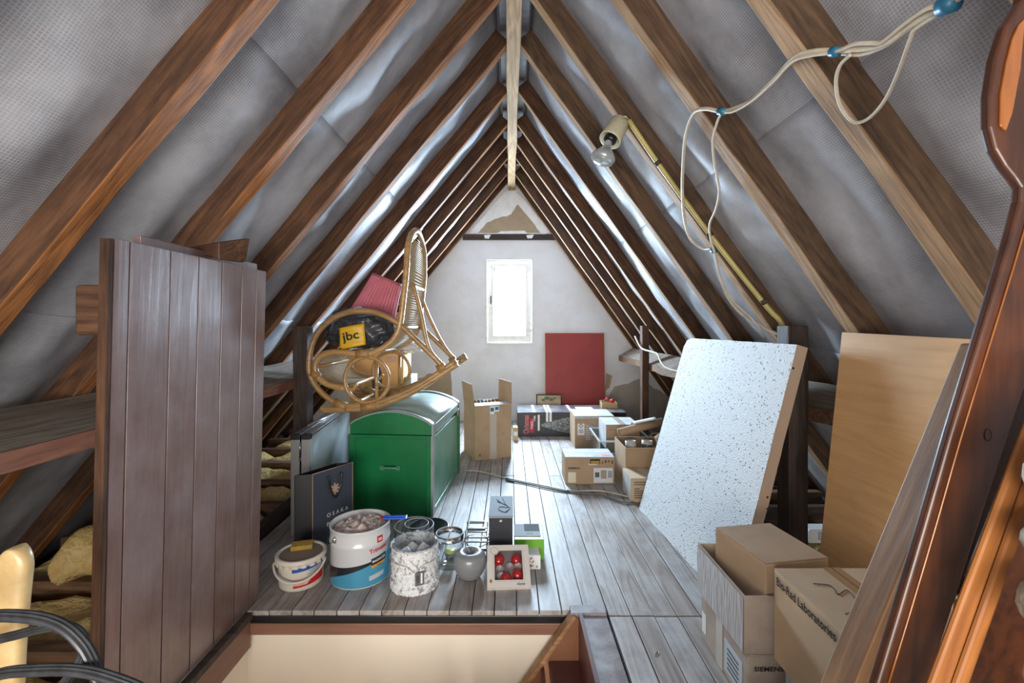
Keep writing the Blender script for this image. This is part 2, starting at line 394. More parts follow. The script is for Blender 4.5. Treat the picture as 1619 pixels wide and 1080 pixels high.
def ragged(name, pts, y, mat, parent, amp=.012, n=5, th=.004):
    poly = []
    k = len(pts)
    for i in range(k):
        a = V((pts[i][0], pts[i][1])); b = V((pts[(i+1) % k][0], pts[(i+1) % k][1]))
        am = min(amp, .16*(b-a).length)
        for j in range(n):
            p = a.lerp(b, j/n); q = V((p.x*11, p.y*11, i*3.3+j)); poly.append((p.x+am*noise.noise(q), p.y+am*noise.noise(q+V((5,5,5)))))
    m = MB(); m.prism([(x, z) for x, z in poly], (0, y, 0), (1,0,0), (0,0,1), th)
    # prism grows towards +Y from its face; shift so that the face is proud of the wall
    return obj(name, m, mat, parent)
m_shadew = plain('shaded_tan_plaster', (178,168,154), rough=.8, c2=(160,148,132), bl=.7, nscale=4)  # plaster tone darkened to paint shade on the gable
def PX(px, py, Y=YW): p = W(px, py, Y); return (p.x, p.z)
obj('beam', MB().box((-.55, YW-.03, 2.125), (.62, YW+.01, 2.19)), m_dark, wl, bevel=.003, label='dark tie beam with flaking white filler')
ragged('bare_and_shade_patch', [PX(752, 368), PX(806, 312), PX(815, 312), PX(862, 368)], YW-.006, m_bare, wl, .006, th=.006)
ragged('filler_smear', [PX(741, 370), PX(800, 302), PX(816, 302), PX(822, 318), PX(808, 340), PX(790, 344), PX(770, 352), PX(754, 370)], YW-.012, m_smear, wl, .012, th=.01)
ragged('filler_smear', [PX(817, 304), PX(872, 368), PX(856, 371), PX(838, 346), PX(814, 318)], YW-.0135, m_smear, wl, .01, th=.01)
ragged('filler_smear', [PX(785, 370), PX(792, 366), PX(830, 365), PX(834, 370)], YW-.012, m_smear, wl, .004, th=.01)
ragged('bare_and_shade_patch', [PX(640, 640), PX(655, 603), PX(680, 590), PX(712, 585), PX(716, 640), PX(712, 662), PX(650, 664)], YW-.004, m_bare, wl, .03, th=.004)
ragged('bare_and_shade_patch', [PX(958, 632), PX(972, 612), PX(1010, 600), PX(1050, 622), PX(1100, 650), PX(1110, 700), PX(958, 664)], YW-.004, m_shadew, wl, .03, th=.004)  # shade on the lower right gable, painted as a tan patch
ragged('bare_and_shade_patch', [PX(958, 590), PX(968, 594), PX(964, 612), PX(957, 618)], YW-.0055, m_bare, wl, .02, th=.004)
for k, (a, b) in enumerate(((765, 776), (832, 844))):
    ragged('filler_flake', [PX(a, 372, YW-.035), PX(b, 371, YW-.035), PX(b-3, 377, YW-.035), PX(a+2, 377, YW-.035)], YW-.034, m_smear, wl, .006, th=.004)
# window
wn = structure(link('window_1', None, None, Matrix.Translation(((x0+x1)/2, YW, (z0+z1)/2))))
def ring_frame(name, x0, x1, z0, z1, t, y0, y1, mat, par, tb=None):
    tb = tb or t; m = MB()
    m.box((x0, y0, z0), (x1, y1, z0+tb)); m.box((x0, y0, z1-t), (x1, y1, z1)); m.box((x0, y0, z0+tb), (x0+t, y1, z1-t)); m.box((x1-t, y0, z0+tb), (x1, y1, z1-t))
    return obj(name, m, mat, par, bevel=.004)
ring_frame('window_frame', x0-.004, x1+.004, z0-.004, z1+.004, .022, YW-.008, YW+.15, m_winw, wn)
fr = ring_frame('sash', x0+.024, x1-.024, z0+.024, z1-.024, .068, YW+.02, YW+.065, m_winw, wn, .075)
obj('pane', MB().box((x0+.09, YW+.04, z0+.09), (x1-.09, YW+.044, z1-.09)), m_glass, wn)
hb = MB().box((x0+.052, YW+.008, 1.385), (x0+.066, YW+.02, 1.47)); hb.tube([(x0+.059, YW+.006, 1.375), (x0+.059, YW-.012, 1.378), (x0+.075, YW-.02, 1.365)], .006, 8)
obj('handle', hb, m_dark, fr)
for z in (z0+.14, z1-.16): obj('hinge', MB().tube([(x1-.026, YW+.012, z), (x1-.026, YW+.012, z+.06)], .006, 8), m_steel, fr)

# wall behind the photographer and lower skirts closing the eaves
mb = MB(); k = [(roofx(-1, -.3), -.3), (roofx(1, -.3), -.3), (roofx(1, 2.6), 2.6), (0.02, 3.2), (roofx(-1, 2.6), 2.6)]
slab(k, YB-.1, YB)
structure(obj('wall_rear', mb, m_plaster))

# ================================================================== FLOOR
fl = structure(link('floor', None)); BW = .0885
OPX0, OPX1, OPY0, OPY1 = -1.03, .28, 1.00, 1.785
def board(x, y0, y1, t=.022):
    z = random.uniform(-.0015, .0010)
    M = frame((x, y0, z-t/2), (x, y1, z-t/2)); L = y1-y0; w2 = BW/2-random.uniform(.0010, .0026)
    obj('floor_board', MB().box((0, -w2, -t/2), (L, w2, t/2)), m_floor, fl, M, bevel=.0015)
k = 0; x = -1.30+BW/2
while x < 1.42:
    near_end = 1.765 if x > OPX1 else OPY1
    if x < OPX0-.02: segs = [(YB, .6), (.605, random.choice([2.6, 3.1, 3.6])), (None, 5.34)]
    elif x < OPX1+.10: segs = [(YB, .99), (1.79, random.choice([5.34, 3.4, 4.3])), (None, 5.34)]
    else: segs = [(YB, .55), (.555, 1.752), (1.760, random.choice([5.34, 3.9, 4.6])), (None, 5.34)]
    last = 0
    for a, b in segs:
        a = last+.004 if a is None else a
        if b-a > .05: board(x, a, b)
        last = b
    x += BW
# edging curbs and joists with mineral wool beyond the boards
beam('edge_curb', (-1.335, 1.0, .0), (-1.36, 5.3, .0), .05, .10, m_dark, fl, rough=.006, nseg=8)
beam('edge_curb', (1.44, .3, -.02), (1.42, 5.3, -.02), .04, .06, m_dark, fl, rough=.006, nseg=8)
JY = [.75, 1.15, 1.58, 2.0, 2.42, 2.86, 3.26, 3.72, 4.12, 4.48, 4.90]
for y in JY:
    beam('joist', (-1.38, y, -.05), (-2.36, y, -.05), .06, .12, m_joist, fl, rough=.006, nseg=3)
    beam('joist', (1.46, y-.2, -.05), (2.08, y-.2, -.05), .06, .12, m_joist, fl, rough=.006, nseg=3)
obj('subfloor', MB().box((-2.6, 1.84, -.2), (2.4, 5.4, -.13)).box((-2.6, YB, -.2), (-1.10, 1.84, -.13)).box((.36, YB, -.2), (2.4, 1.84, -.13)).box((-1.06, YB, -.2), (.34, .97, -.13)), m_dark, fl)
def insulation(x0, x1, ya, yb, zt, name='insulation_batt'):
    sd = random.random()*40
    def fn(u, v):
        e = min(1, 6*min(u, 1-u))*min(1, 6*min(v, 1-v)); x = x0+(x1-x0)*u; y = ya+(yb-ya)*v
        return V((x, y, -.12+e*(zt+.12)*(0.8+.45*noise.noise(V((x*5+sd, y*5, 0))))+.02*noise.noise(V((x*22, y*22, sd)))))
    return MB().grid(fn, 22, 14, True)
for a, b in zip(JY, JY[1:]):
    obj('insulation_batt', insulation(-2.34, -1.40, a+.03, b-.03, random.uniform(.0, .06)), m_insul, fl)
    if a < 3.0 or a > 3.9: obj('insulation_batt', insulation(1.5, 2.05, a-.17, b-.23, random.uniform(-.05, .0)), m_insul, fl)
o = MB()
def roll(u, v):
    a = 2*math.pi*v; x = -2.02+.40*u; e = min(1, 5*u, 5*(1-u)); r = .12*e*(1+.35*noise.noise(V((u*4, math.cos(a), math.sin(a)))))
    return V((x, 2.02+.22*u+r*math.cos(a)*1.3, .10+r*math.sin(a)*.9))
tag(obj('insulation_roll', o.grid(roll, 24, 22, True), m_insul), 'crumpled yellow mineral wool roll lying in the dark left eaves', 'insulation')
# hatch: recess shade strip, fascias, stairwell
tr = structure(link('trim_1', None))
obj('edge_and_shade_strip', MB().box((OPX0-.02, 1.786, -.05), (.24, 1.80, -.019)), m_blackp, tr, bevel=.002)  # black colour stands for shade in the recess below the boards
beam('fascia_board', (-1.03, 1.79, -.068), (.26, 1.79, -.068), .02, .045, m_fascia, tr, bevel=.003)
beam('fascia_board', (-1.025, 1.0, -.075), (-1.025, 1.785, -.075), .02, .13, m_fascia, tr, bevel=.003)
obj('edge_and_shade_strip', MB().box((-1.06, 1.0, -.03), (-1.008, 1.785, -.004)), m_dark, tr, bevel=.003)
sw = structure(link('wall_stairwell', None)); m = MB()
m.box((-1.10, 1.80, -2.4), (.36, 1.84, -.06)); m.box((-1.10, .94, -2.4), (-1.036, 1.80, -.10)); m.box((.30, .94, -2.4), (.36, 1.80, -.05)); m.box((-1.10, .94, -2.4), (.36, .98, -.03)); m.box((-1.1, .94, -2.44), (.36, 1.84, -2.4))
obj('painted_wall', m, m_well, sw)
# curb of peeling painted wood beside the stair
cb = MB(); vs = []
for i in range(13):
    y = 1.79-(1.79-.98)*i/12; j = .006*noise.noise(V((i*1.7, 0, 0)))
    for (xx, zz) in ((.268+j, -.06), (.372, -.06), (.372, .010), (.274+j, .010)): vs.append((xx, y, zz))
cb.add(vs, [(0,1,2,3), (51,50,49,48)]+[(i*4+k, i*4+4+k, i*4+4+(k+1) % 4, i*4+(k+1) % 4) for i in range(12) for k in range(4)])
m_curb = plain('peeling_maroon_paint', (112,96,94), rough=.45, c2=(176,176,178), bl=.75, nscale=9, bumps=.6, bscale=40, coat=.1)
obj('hatch_curb', cb, m_curb, tr, bevel=.004)
obj('hatch_curb', MB().box((.235, 1.742, -.02), (.372, 1.80, .018)), m_curb, tr, bevel=.004)
# stair
m_stair = plain('maroon_stair_paint', (92,50,44), rough=.4, c2=(70,38,36), bl=.6, nscale=5)
m_strbr = plain('brown_stringer_paint', (136,92,66), rough=.4, c2=(112,74,54), bl=.5, nscale=5)
st = thing('attic_stair', 'steep brown painted stair rising through the floor hatch at right', 'stairs', (.28, 1.4, 0))
n = V((-.82, 0, -.57)); top = V((.252, 1.765, .012)); bot = top+V((-.575, 0, -.82))*1.3
d = (bot-top).normalized(); nn = V((d.z, 0, -d.x))   # right-below side
nn = V((-d.z, 0, d.x)); nn = nn if nn.x > 0 else -nn
m = MB(); q = [top, bot, bot+nn*.26, top+nn*.10+V((0,0,-.02))]
m.hexa([V((p.x, 1.765, p.z)) for p in q]+[V((p.x, 1.735, p.z)) for p in q])
obj('stringer', m, m_strbr, st, bevel=.003)
q = [top-nn*.012, bot-nn*.012, bot+nn*.004, top+nn*.004]
m = MB().hexa([V((p.x, 1.774, p.z)) for p in q]+[V((p.x, 1.728, p.z)) for p in q])
obj('stringer_cap', m, m_plank, st, bevel=.003)
for i in range(7):
    xr = .262-i*.145; zt = -.155-i*.205
    obj('riser', MB().box((xr, 1.0, zt-.0), (xr+.014, 1.735, zt+.18)), m_stair, st)
    obj('tread', MB().box((xr-.115, 1.0, zt-.03), (xr+.02, 1.735, zt)), m_stair, st, bevel=.006)

# ================================================================== PURLINS AND POSTS
def purlin(side, y0, y1, label):
    s = -1 if side < 0 else 1
    o = thing('purlin', label, 'beam', (s*1.5, y0, .8))
    xo, zo = und(side, .86)-s*.0, .86
    p0 = V((xo, y0, zo)); p1 = V((xo, y1, zo)); ax = V((-s*(.16 if s > 0 else .24), 0, -.085)); t = V((0, 0, -.055)); m = MB(); vs = []; N = 20
    for i in range(N+1):
        b = p0.lerp(p1, i/N); e = ax*(1+.16*noise.noise(V((i*.9, s*3, 0))))
        for q in (b+t, b+e+t, b+e, b): vs.append(q+V((0, 0, .012*noise.noise(V((i*.7, q.x*3, 4))))))
    m.add(vs, [(0,1,2,3), (N*4+3, N*4+2, N*4+1, N*4)]+[(i*4+k, i*4+4+k, i*4+4+(k+1) % 4, i*4+(k+1) % 4) for i in range(N) for k in range(4)])
    obj('timber', m, m_purlinx, o, bevel=.008)
    e0 = ax*1.0+t; fe = MB(); N = 30
    vs = []
    for i in range(N+1):
        bb = p0.lerp(p1, i/N); q0 = bb+ax*(1.0+.16*noise.noise(V((i*20/N*.9, s*3, 0)))); q0 = q0+V((0,0,.012*noise.noise(V((i*20/N*.7, q0.x*3, 4)))))
        for q in (q0+t*1.05, q0+t*1.05+V((-s*.010,0,0)), q0+V((-s*.010,0,.001)), q0+V((0,0,.001))): vs.append(q)
    fe.add(vs, [(0,1,2,3), (N*4+3, N*4+2, N*4+1, N*4)]+[(i*4+k, i*4+4+k, i*4+4+(k+1) % 4, i*4+(k+1) % 4) for i in range(N) for k in range(4)])
    obj('waney_edge', fe, m_redge if s < 0 else m_joist, o)
m_purlinx = wood('dusty_purlin_lengthwise', (96,88,78), (160,150,136), (120,76,58), rough=.85, bumps=.9, wear=.4, vary=.1, axis=1, dist=.004)
m_redge = wood('red_brown_waney_edge', (112,66,50), (168,112,88), (140,124,110), rough=.8, bumps=.8, wear=.4, vary=.1, axis=1, dist=.004)
purlin(-1, .3, 5.3, 'wide dusty grey timber purlin running low along the left rafters')
purlin(1, .3, 5.3, 'wide pale timber purlin running low along the right rafters')
p = beam('timber_post', (-1.33, 2.93, .002), (-1.33, 2.93, 1.115), .09, .09, m_dark, rough=.006, nseg=4, up=(0,1,0)); tag(p, 'dark square timber post left of the rocking chair', 'post')
p = beam('timber_post', (1.230, 4.16, .002), (1.230, 4.16, 1.12), .06, .075, m_raft, rough=.004, nseg=4, up=(0,1,0)); tag(p, 'thin brown post beside the gable, behind the pipes carton', 'post')
p = beam('timber_post', (1.232, 1.985, .002), (1.232, 1.985, 1.12), .085, .085, m_dark, rough=.006, nseg=4, up=(0,1,0)); tag(p, 'dark thick post just behind the speckled foam board', 'post')
beam('edge_beam', (1.05, 2.62, .02), (2.02, 2.62, .02), .05, .13, m_dark, fl, rough=.005, nseg=4)
jb = thing('junction_box', 'small white plastic junction box by the foot of the thick post', 'electrical box', (1.62, 2.4, .0))
obj('housing', MB().box((1.54, 2.34, .0), (1.66, 2.42, .07)), m_white, jb, bevel=.006); obj('clip', MB().box((1.585, 2.333, .02), (1.60, 2.341, .06)), m_lam, jb)
# ================================================================== helpers for cartons
def quadmat(c, ux, uy):
    ux = V(ux).normalized(); uy = V(uy).normalized(); uz = ux.cross(uy).normalized(); c = V(c)
    return Matrix(((ux.x,uy.x,uz.x,c.x),(ux.y,uy.y,uz.y,c.y),(ux.z,uy.z,uz.z,c.z),(0,0,0,1)))
def yawM(c, yaw): return Matrix.Translation(V(c)) @ Matrix.Rotation(math.radians(yaw), 4, 'Z')
def patch(name, M, face, a0, a1, b0, b1, mat, parent, size, lift=.0012):
    """flat print/label on a face of a box of size (sx,sy,sz); M maps box-local (origin front-left-bottom corner)"""
    sx, sy, sz = size
    if face == 'front': q = [(a0,-lift,b0),(a1,-lift,b0),(a1,-lift,b1),(a0,-lift,b1)]; d = (0, lift*.8, 0)
    elif face == 'left': q = [(-lift,a1,b0),(-lift,a0,b0),(-lift,a0,b1),(-lift,a1,b1)]; d = (lift*.8,0,0)
    elif face == 'right': q = [(sx+lift,a0,b0),(sx+lift,a1,b0),(sx+lift,a1,b1),(sx+lift,a0,b1)]; d = (-lift*.8,0,0)
    else: q = [(a0,b0,sz+lift),(a1,b0,sz+lift),(a1,b1,sz+lift),(a0,b1,sz+lift)]; d = (0,0,-lift*.8)
    d = V(d); q = [V(x) for x in q]
    m = MB().hexa([x+d for x in q]+q)
    return obj(name, m, mat, parent, M)
def ftext(s, M, face, a, b, wd, ht, mat, parent, size, name='writing', vertical=False, bold=.018):
    sx, sy, sz = size; R = M.to_3x3()
    if face == 'front': o = V((a, -.002, b)); x = V((1,0,0)); u = V((0,0,1))
    elif face == 'left': o = V((-.002, a, b)); x = V((0,-1,0)); u = V((0,0,1))
    elif face == 'right': o = V((sx+.002, a, b)); x = V((0,1,0)); u = V((0,0,1))
    else: o = V((a, b, sz+.002)); x = V((1,0,0)); u = V((0,1,0))
    if vertical: x, u = u, -x
    return text(s, M@o, R@x, R@u, wd, ht, mat, parent, name=name, bold=bold)
def carton(label, M, size, mat=None, name='cardboard_box', cat='box', topmat=None, tape=None, seam='x', group=None):
    """closed carton: body, two top flaps with a seam, tape"""
    mat = mat or m_card; sx, sy, sz = size
    t = tag(link(name, None, None, M), label, cat, group)
    obj('body', MB().box((0,0,0), (sx,sy,sz-.004)), mat, t, M, bevel=.004)
    tm = topmat or mat
    if seam == 'none': obj('lid', MB().box((.001,.001,sz-.004), (sx-.001,sy-.001,sz)), tm, t, M, bevel=.001)
    elif seam == 'x':
        for y0, y1 in ((.001, sy/2-.0015), (sy/2+.0015, sy-.001)): obj('flap', MB().box((.001,y0,sz-.004), (sx-.001,y1,sz)), tm, t, M, bevel=.001)
    else:
        for a0, a1 in ((.001, sx/2-.0015), (sx/2+.0015, sx-.001)): obj('flap', MB().box((a0,.001,sz-.004), (a1,sy-.001,sz)), tm, t, M, bevel=.001)
    if tape:
        if seam == 'x': patch('tape', M, 'top', -.001, sx+.001, sy/2-.025, sy/2+.025, tape, t, size)
        else: patch('tape', M, 'top', sx/2-.025, sx/2+.025, -.001, sy+.001, tape, t, size)
    return t
def open_box(label, M, size, mat=None, inmat=None, t_=.005, name='cardboard_box', cat='box', floor_=True):
    mat = mat or m_card; sx, sy, sz = size
    t = tag(link(name, None, None, M), label, cat)
    m = MB().box((0,0,0), (sx,t_,sz)).box((0,sy-t_,0), (sx,sy,sz)).box((0,t_,0), (t_,sy-t_,sz)).box((sx-t_,t_,0), (sx,sy-t_,sz)).box((t_,t_,0), (sx-t_,sy-t_,t_))
    obj('body', m, mat, t, M); return t
def flap(M, a, b, dirv, ln, mat, parent, name='flap', th=.004):
    """flap hinged along a->b (local), growing along dirv (local) by ln"""
    a, b, d = V(a), V(b), V(dirv).normalized(); n = (b-a).cross(d).normalized()*th
    e = .012*(b-a).normalized()
    m = MB().hexa([a, b, b+n, a+n, a+d*ln+e, b+d*ln-e, b+d*ln-e+n, a+d*ln+e+n])
    return obj(name, m, mat, parent, M)

# ================================================================== PLANK PANEL (left)
pn = thing('plank_panel', 'tall brown painted panel of upright boards standing at the left hatch edge', 'panel', (-1.03, 1.5, 0))
PT, PBm = -1.0, -1.032; H = 1.338
ys = [1.150, 1.200, 1.345, 1.467, 1.586, 1.702, 1.80, 1.872]
for a, b in zip(ys, ys[1:]):
    yc = (a+b)/2; g = .0026
    M = frame((PBm, yc, .004), (PT, yc, H+random.uniform(-.002, .002)), up=(1, 0, 0)); L = (V((PT, yc, H))-V((PBm, yc, 0))).length
    vs = []; N = 10; hw = (b-a)/2-g; sd = random.random()*30
    for i in range(N+1):
        x = L*i/N
        for (yy, zz) in ((-hw, -.024), (hw, -.024), (hw, 0), (hw*.4, .0002), (-hw*.4, .0002), (-hw, 0)):
            vs.append((x, yy, zz+.0006*noise.noise(V((x*4, yy*20+sd, 0)))))
    fs = [tuple(reversed(range(6))), tuple(range(N*6, N*6+6))]
    for i in range(N):
        for k in range(6): fs.append((i*6+k, i*6+(k+1) % 6, i*6+6+(k+1) % 6, i*6+6+k))
    obj('board', MB().add(vs, fs), m_panel, pn, M, bevel=.0012)
beam('edge_lath', (PBm-.010, 1.141, 0), (PT-.010, 1.141, H), .014, .024, m_raft, pn, up=(1,0,0), bevel=.002)
obj('dark_backing', MB().box((-1.0585, 1.18, .30), (-1.0575, 1.86, 1.25)), m_blackp, pn) if False else None
obj('batten', MB().box((-1.052, 1.27, 1.27), (-1.028, 1.855, 1.372)), m_panel, pn, bevel=.003)
obj('batten', MB().box((-1.082, 1.18, .25), (-1.058, 1.85, .35)), m_panel, pn, bevel=.003)
obj('cleat', MB().box((-1.115, 1.165, 1.095), (-1.040, 1.20, 1.225)), m_raft, pn, bevel=.008, label='short worn wooden cleat')
wd = thing('timber_wedge', 'reddish brown wooden wedge resting on top of the plank panel', 'wood block', (-1.03, 1.65, 1.374))
obj('block', MB().hexa([(-1.09,1.535,1.376),(-.985,1.545,1.343),(-.945,1.62,1.343),(-1.06,1.60,1.376),(-1.09,1.535,1.384),(-.985,1.545,1.405),(-.93,1.62,1.432),(-1.06,1.60,1.392)]), m_varn, wd, bevel=.003)
obj('end_grain', MB().hexa([(-.984,1.544,1.347),(-.980,1.543,1.347),(-.938,1.617,1.347),(-.944,1.618,1.347),(-.984,1.544,1.402),(-.980,1.543,1.402),(-.924,1.617,1.428),(-.93,1.618,1.428)]), m_raft, wd)

# ================================================================== ROCKING CHAIR
YN, YF = 2.80, 3.38
def c1(x, y): return (480+x/5.142, 460+y/5.142)
def prof(pts, Y): return [V(((px-CX)*YN/FPX, Y, EYE-(py-CY)*YN/FPX)) for px, py in pts]
rc = thing('rattan_rocking_chair', 'rattan rocking chair with cane back perched on the green trunk', 'chair', (-.75, 3.1, .62))
arm = [c1(*p) for p in ((560,940),(400,948),(250,905),(120,800),(52,680),(46,560),(72,430),(140,310),(260,212),(400,168),(540,168),(680,212),(800,290),(900,385),(1000,480),(1080,560),(1130,618))]
run = [c1(*p) for p in ((140,955),(200,968),(350,962),(470,955),(600,935),(750,880),(900,812),(1050,722),(1250,592))]
run2 = [c1(*p) for p in ((300,932),(470,930),(600,912),(750,855),(900,786),(1050,696),(1240,568))]
rail = [c1(*p) for p in ((335,792),(230,772),(160,740),(112,690),(94,620),(112,560),(165,515),(250,497),(350,502),(430,512),(500,512),(570,499),(650,462),(710,415),(752,360),(777,300),(792,220),(803,130))]+[(640.5,447),(643,420)]
arch = [(643,402,2.80),(644.5,378,2.84),(645,360,2.94),(645.5,350,3.09),(645,360,3.24),(644.5,378,3.34),(643,402,3.38)]
def P2(px, py, Y): return V(((px-CX)*YN/FPX, Y, EYE-(py-CY)*YN/FPX))
for Y in (YN, YF):
    obj('arm_loop', MB().tube(smooth(prof(arm, Y), 5), .0175, 12), m_rattan, rc)
    obj('runner', MB().tube(smooth(prof(run, Y), 5), .020, 12).tube(smooth(prof(run2, Y), 5), .016, 10), m_rattan, rc)
    cc = c1(515, 722) ; cx, cz = P2(*cc, Y).x, P2(*cc, Y).z
    obj('side_ring', MB().tube([(cx+.136*math.cos(a*math.pi/24), Y, cz+.139*math.sin(a*math.pi/24)) for a in range(48)], .0125, 10, closed=True), m_rattan, rc)
    a, b = P2(*c1(594, 570), Y), P2(*c1(594, 890), Y); obj('leg', MB().tube([a, b], .011, 10), m_rattan, rc)
    s_ = (0, 0) if Y == YN else (-20, -14)
    obj('stay', MB().tube(smooth([P2(653+s_[0], 449, Y), P2(666+s_[1], 498, Y), P2(677, 548, Y), P2(*c1(1115, 600), Y)], 5), .013, 10), m_rattan, rc)
    for c_, d_ in (((430, 512), (540, 512)), ((470, 950), (600, 930)), ((250, 905), (360, 950)), ((1090, 640), (1150, 610)), ((70, 660), (125, 700))):
        p, q = P2(*c1(*c_), Y), P2(*c1(*d_), Y); obj('binding', MB().tube([p, p.lerp(q, .5)+V((0,0,.001)), q], .027, 12), m_wrap, rc)
railp = smooth(prof(rail, YN), 5); archp = smooth([P2(*p) for p in arch], 5)
obj('seat_and_back_rail', MB().tube(railp+archp[1:-1]+[V((p.x, YF, p.z)) for p in reversed(railp)], .019, 12), m_rattan, rc)
for Y in (YN, YF): obj('lower_rail', MB().tube(smooth([P2(*c1(*p), Y) for p in ((335,792),(400,800),(430,760))], 4), .012, 8), m_rattan, rc)
for p in (c1(94,620), c1(335,792), c1(250,500), c1(575,500), (641,447), c1(350,950), c1(1180,630), c1(780,300)):
    a, b = P2(*p, YN), P2(*p, YF); obj('crossbar', MB().tube([a, a.lerp(b,.5), b], .0125, 10), m_rattan, rc)
# hand-woven cane between the rails: thin strands, both ways
wv = MB(); full = railp[20:]+[P2(643.5, 395, YN), P2(644.5, 378, YN), P2(645, 362, YN)]
def strand(pts, r): wv.tube(pts, r, 4)
tot = 0; last = None; cross = []
for a, b in zip(full, full[1:]):
    l = (b-a).length; k = max(1, int(l/.0125))
    for j in range(k): cross.append(a.lerp(b, j/k))
for p in cross:
    zt = EYE-(378-CY)*YN/FPX; ins = .012 if p.z < 1.55 else .012+.22*((p.z-1.55)/.16)**2
    if p.z > 1.70: continue
    strand([V((p.x, YN+ins, p.z)), V((p.x+.004, (YN+YF)/2, p.z)), V((p.x, YF-ins, p.z))], .0022)
for j in range(1, 42):
    y = YN+(YF-YN)*j/42; lim = 1.55+.16*math.sqrt(max(0, (min(y-YN, YF-y))/.22)); lim = min(lim, 1.72)
    strand([V((p.x+.002*(-1)**i, y, p.z)) for i, p in enumerate(cross) if p.z < lim][::2], .0020)
fr_ = [p for p in railp[:22]]
for j in range(1, 42):
    y = YN+(YF-YN)*j/42; strand([V((p.x, y, p.z)) for p in fr_], .0020)
for a, b in zip(fr_, fr_[1:]):
    k = max(1, int((b-a).length/.0125))
    for j in range(k):
        p = a.lerp(b, j/k); strand([V((p.x, YN+.01, p.z)), V((p.x, YF-.01, p.z))], .0022)
o = obj('cane_weave', wv, m_weave, rc); o['kind'] = 'stuff'

# lampshade leaning in the chair
m_pink = plain('pink_pleated_fabric', (208,116,130), rough=.6, c2=(180,88,104), bl=.4, nscale=20)
m_pinkt = plain('pink_trim', (170,90,100), rough=.7)
b0, b1 = W(577, 530, 3.19), W(613, 441, 3.19); ax = (b1-b0).normalized()
Q = ax.to_track_quat('Z', 'Y').to_matrix().to_4x4(); Q.translation = b0; Lh = (b1-b0).length
ls = thing('lampshade', 'pink pleated lampshade tilted in the rocking chair seat', 'lampshade', b0)
obj('shade', MB().lathe([(.175, 0), (.158, Lh*.25), (.139, Lh*.5), (.121, Lh*.75), (.105, Lh)], 288, rad=lambda a, i: 1+.030*math.sin(36*a)), m_pink, ls, Q)
obj('trim_band', MB().lathe([(.108, Lh-.014), (.110, Lh-.012), (.110, Lh+.002), (.102, Lh+.003)], 60), m_pinkt, ls, Q)
obj('trim_band', MB().lathe([(.178, -.003), (.180, 0), (.178, .014)], 60), m_pinkt, ls, Q)
obj('wire_ring', MB().tube([(.02*math.cos(a), .02*math.sin(a), Lh-.02) for a in [k*math.pi/6 for k in range(12)]], .002, 6, closed=True).tube([(.02,0,Lh-.02), (.105,0,Lh)], .0018, 6).tube([(-.02,.0,Lh-.02), (-.105,0,Lh)], .0018, 6), m_steel, ls, Q)
# bag of dark clothes
m_cloth = plain('black_crumpled_cloth', (34,34,42), rough=.5, c2=(74,74,84), bl=.8, nscale=14, bumps=1, bscale=26, bdist=.02, coat=.4)
m_yel = plain('yellow_print', (226,178,36), rough=.45)
bg = thing('clothes_bag', 'clear plastic bag of black clothes with yellow square label on chair seat', 'bag', W(568, 552, 3.02))
c = W(568, 520, 2.955)
def blob(c, sx, sy, sz, amp, fr, mb=None, nu=48, nv=28):
    mb = mb or MB(); c = V(c)
    def fn(u, v):
        a = 2*math.pi*u; t = math.pi*v; d = V((math.sin(t)*math.cos(a), math.sin(t)*math.sin(a), -math.cos(t)))
        k = 1+amp*noise.noise(d*fr+c)+amp*.5*noise.noise(d*fr*2.7+c)
        e = V((abs(d.x)**.8*(1 if d.x > 0 else -1), d.y, abs(d.z)**.85*(1 if d.z > 0 else -1)))
        return c+V((e.x*sx*k, e.y*sy*k, e.z*sz*k))
    return mb.grid(fn, nu, nv, True)
obj('clothes', blob(c, .205, .10, .118, .22, 3.0), m_cloth, bg)
obj('plastic_film', blob(c+V((0,0,.002)), .214, .107, .127, .18, 2.6), m_film, bg)
uz = V((.06, 0, 1)).normalized(); ux = V((1, .0, -.14)).normalized()
L0 = W(538, 553, 2.83); ux = (W(578, 545, 2.83)-L0); uy = (W(534, 520, 2.83)-L0); uy = W(536, 519, 2.83)-L0
n_ = ux.cross(uy).normalized()
m = MB()
def lab(u, v): return L0+ux*u+uy*v+n_*(.012*math.sin(math.pi*u)+.004*math.sin(7*v+3*u))
m.grid(lab, 10, 8, True)
lb = obj('label', m, m_yel, bg, solid=.0015, label='yellow square print reading jbc')
text('jbc', L0+ux*.17+uy*.22+n_*.016, ux, uy, .105, .07, m_black, lb, off=.003, bold=.015)

# ================================================================== GREEN TRUNK
th = math.radians(4.4); dep = V((math.sin(th), math.cos(th), 0)); lft = V((-math.cos(th), math.sin(th), 0))
fr0 = G(683, 818); WT, DT = .50, .85
M = quadmat(fr0+lft*WT, -lft, dep)
tk = tag(link('domed_chest', None, None, M), 'large green wooden trunk with a curved dusty lid under the rocking chair', 'trunk')
HB = .475
tkb = obj('body', MB().box((.012,.012,0), (WT-.012,DT-.012,HB)), m_green, tk, M, bevel=.003)
m = MB(); N = 16
def arc(t, o=0): # half profile of lid
    x = WT*t; return (x, HB+.055+(.078+o)*math.sin(math.pi*t)**.8 if 0 < t < 1 else HB+.055)
pr = [(0.0, HB+.004)]+[arc(i/N) for i in range(N+1)]+[(WT, HB+.004)]
k = len(pr)
for y in (.006, DT-.012):
    m = MB(); m.add([(x, y, z) for x, z in pr]+[(x, y+.006, z) for x, z in pr], [tuple(range(k)), tuple(reversed(range(k, 2*k)))]); obj('lid_end', m, m_green, tk, M)
m = MB(); vs = [(x, y, z+.003) for y in (.004, DT-.004) for x, z in pr[1:-1]]; kk = k-2
m.add(vs, [(i, i+1, kk+i+1, kk+i) for i in range(kk-1)], True)
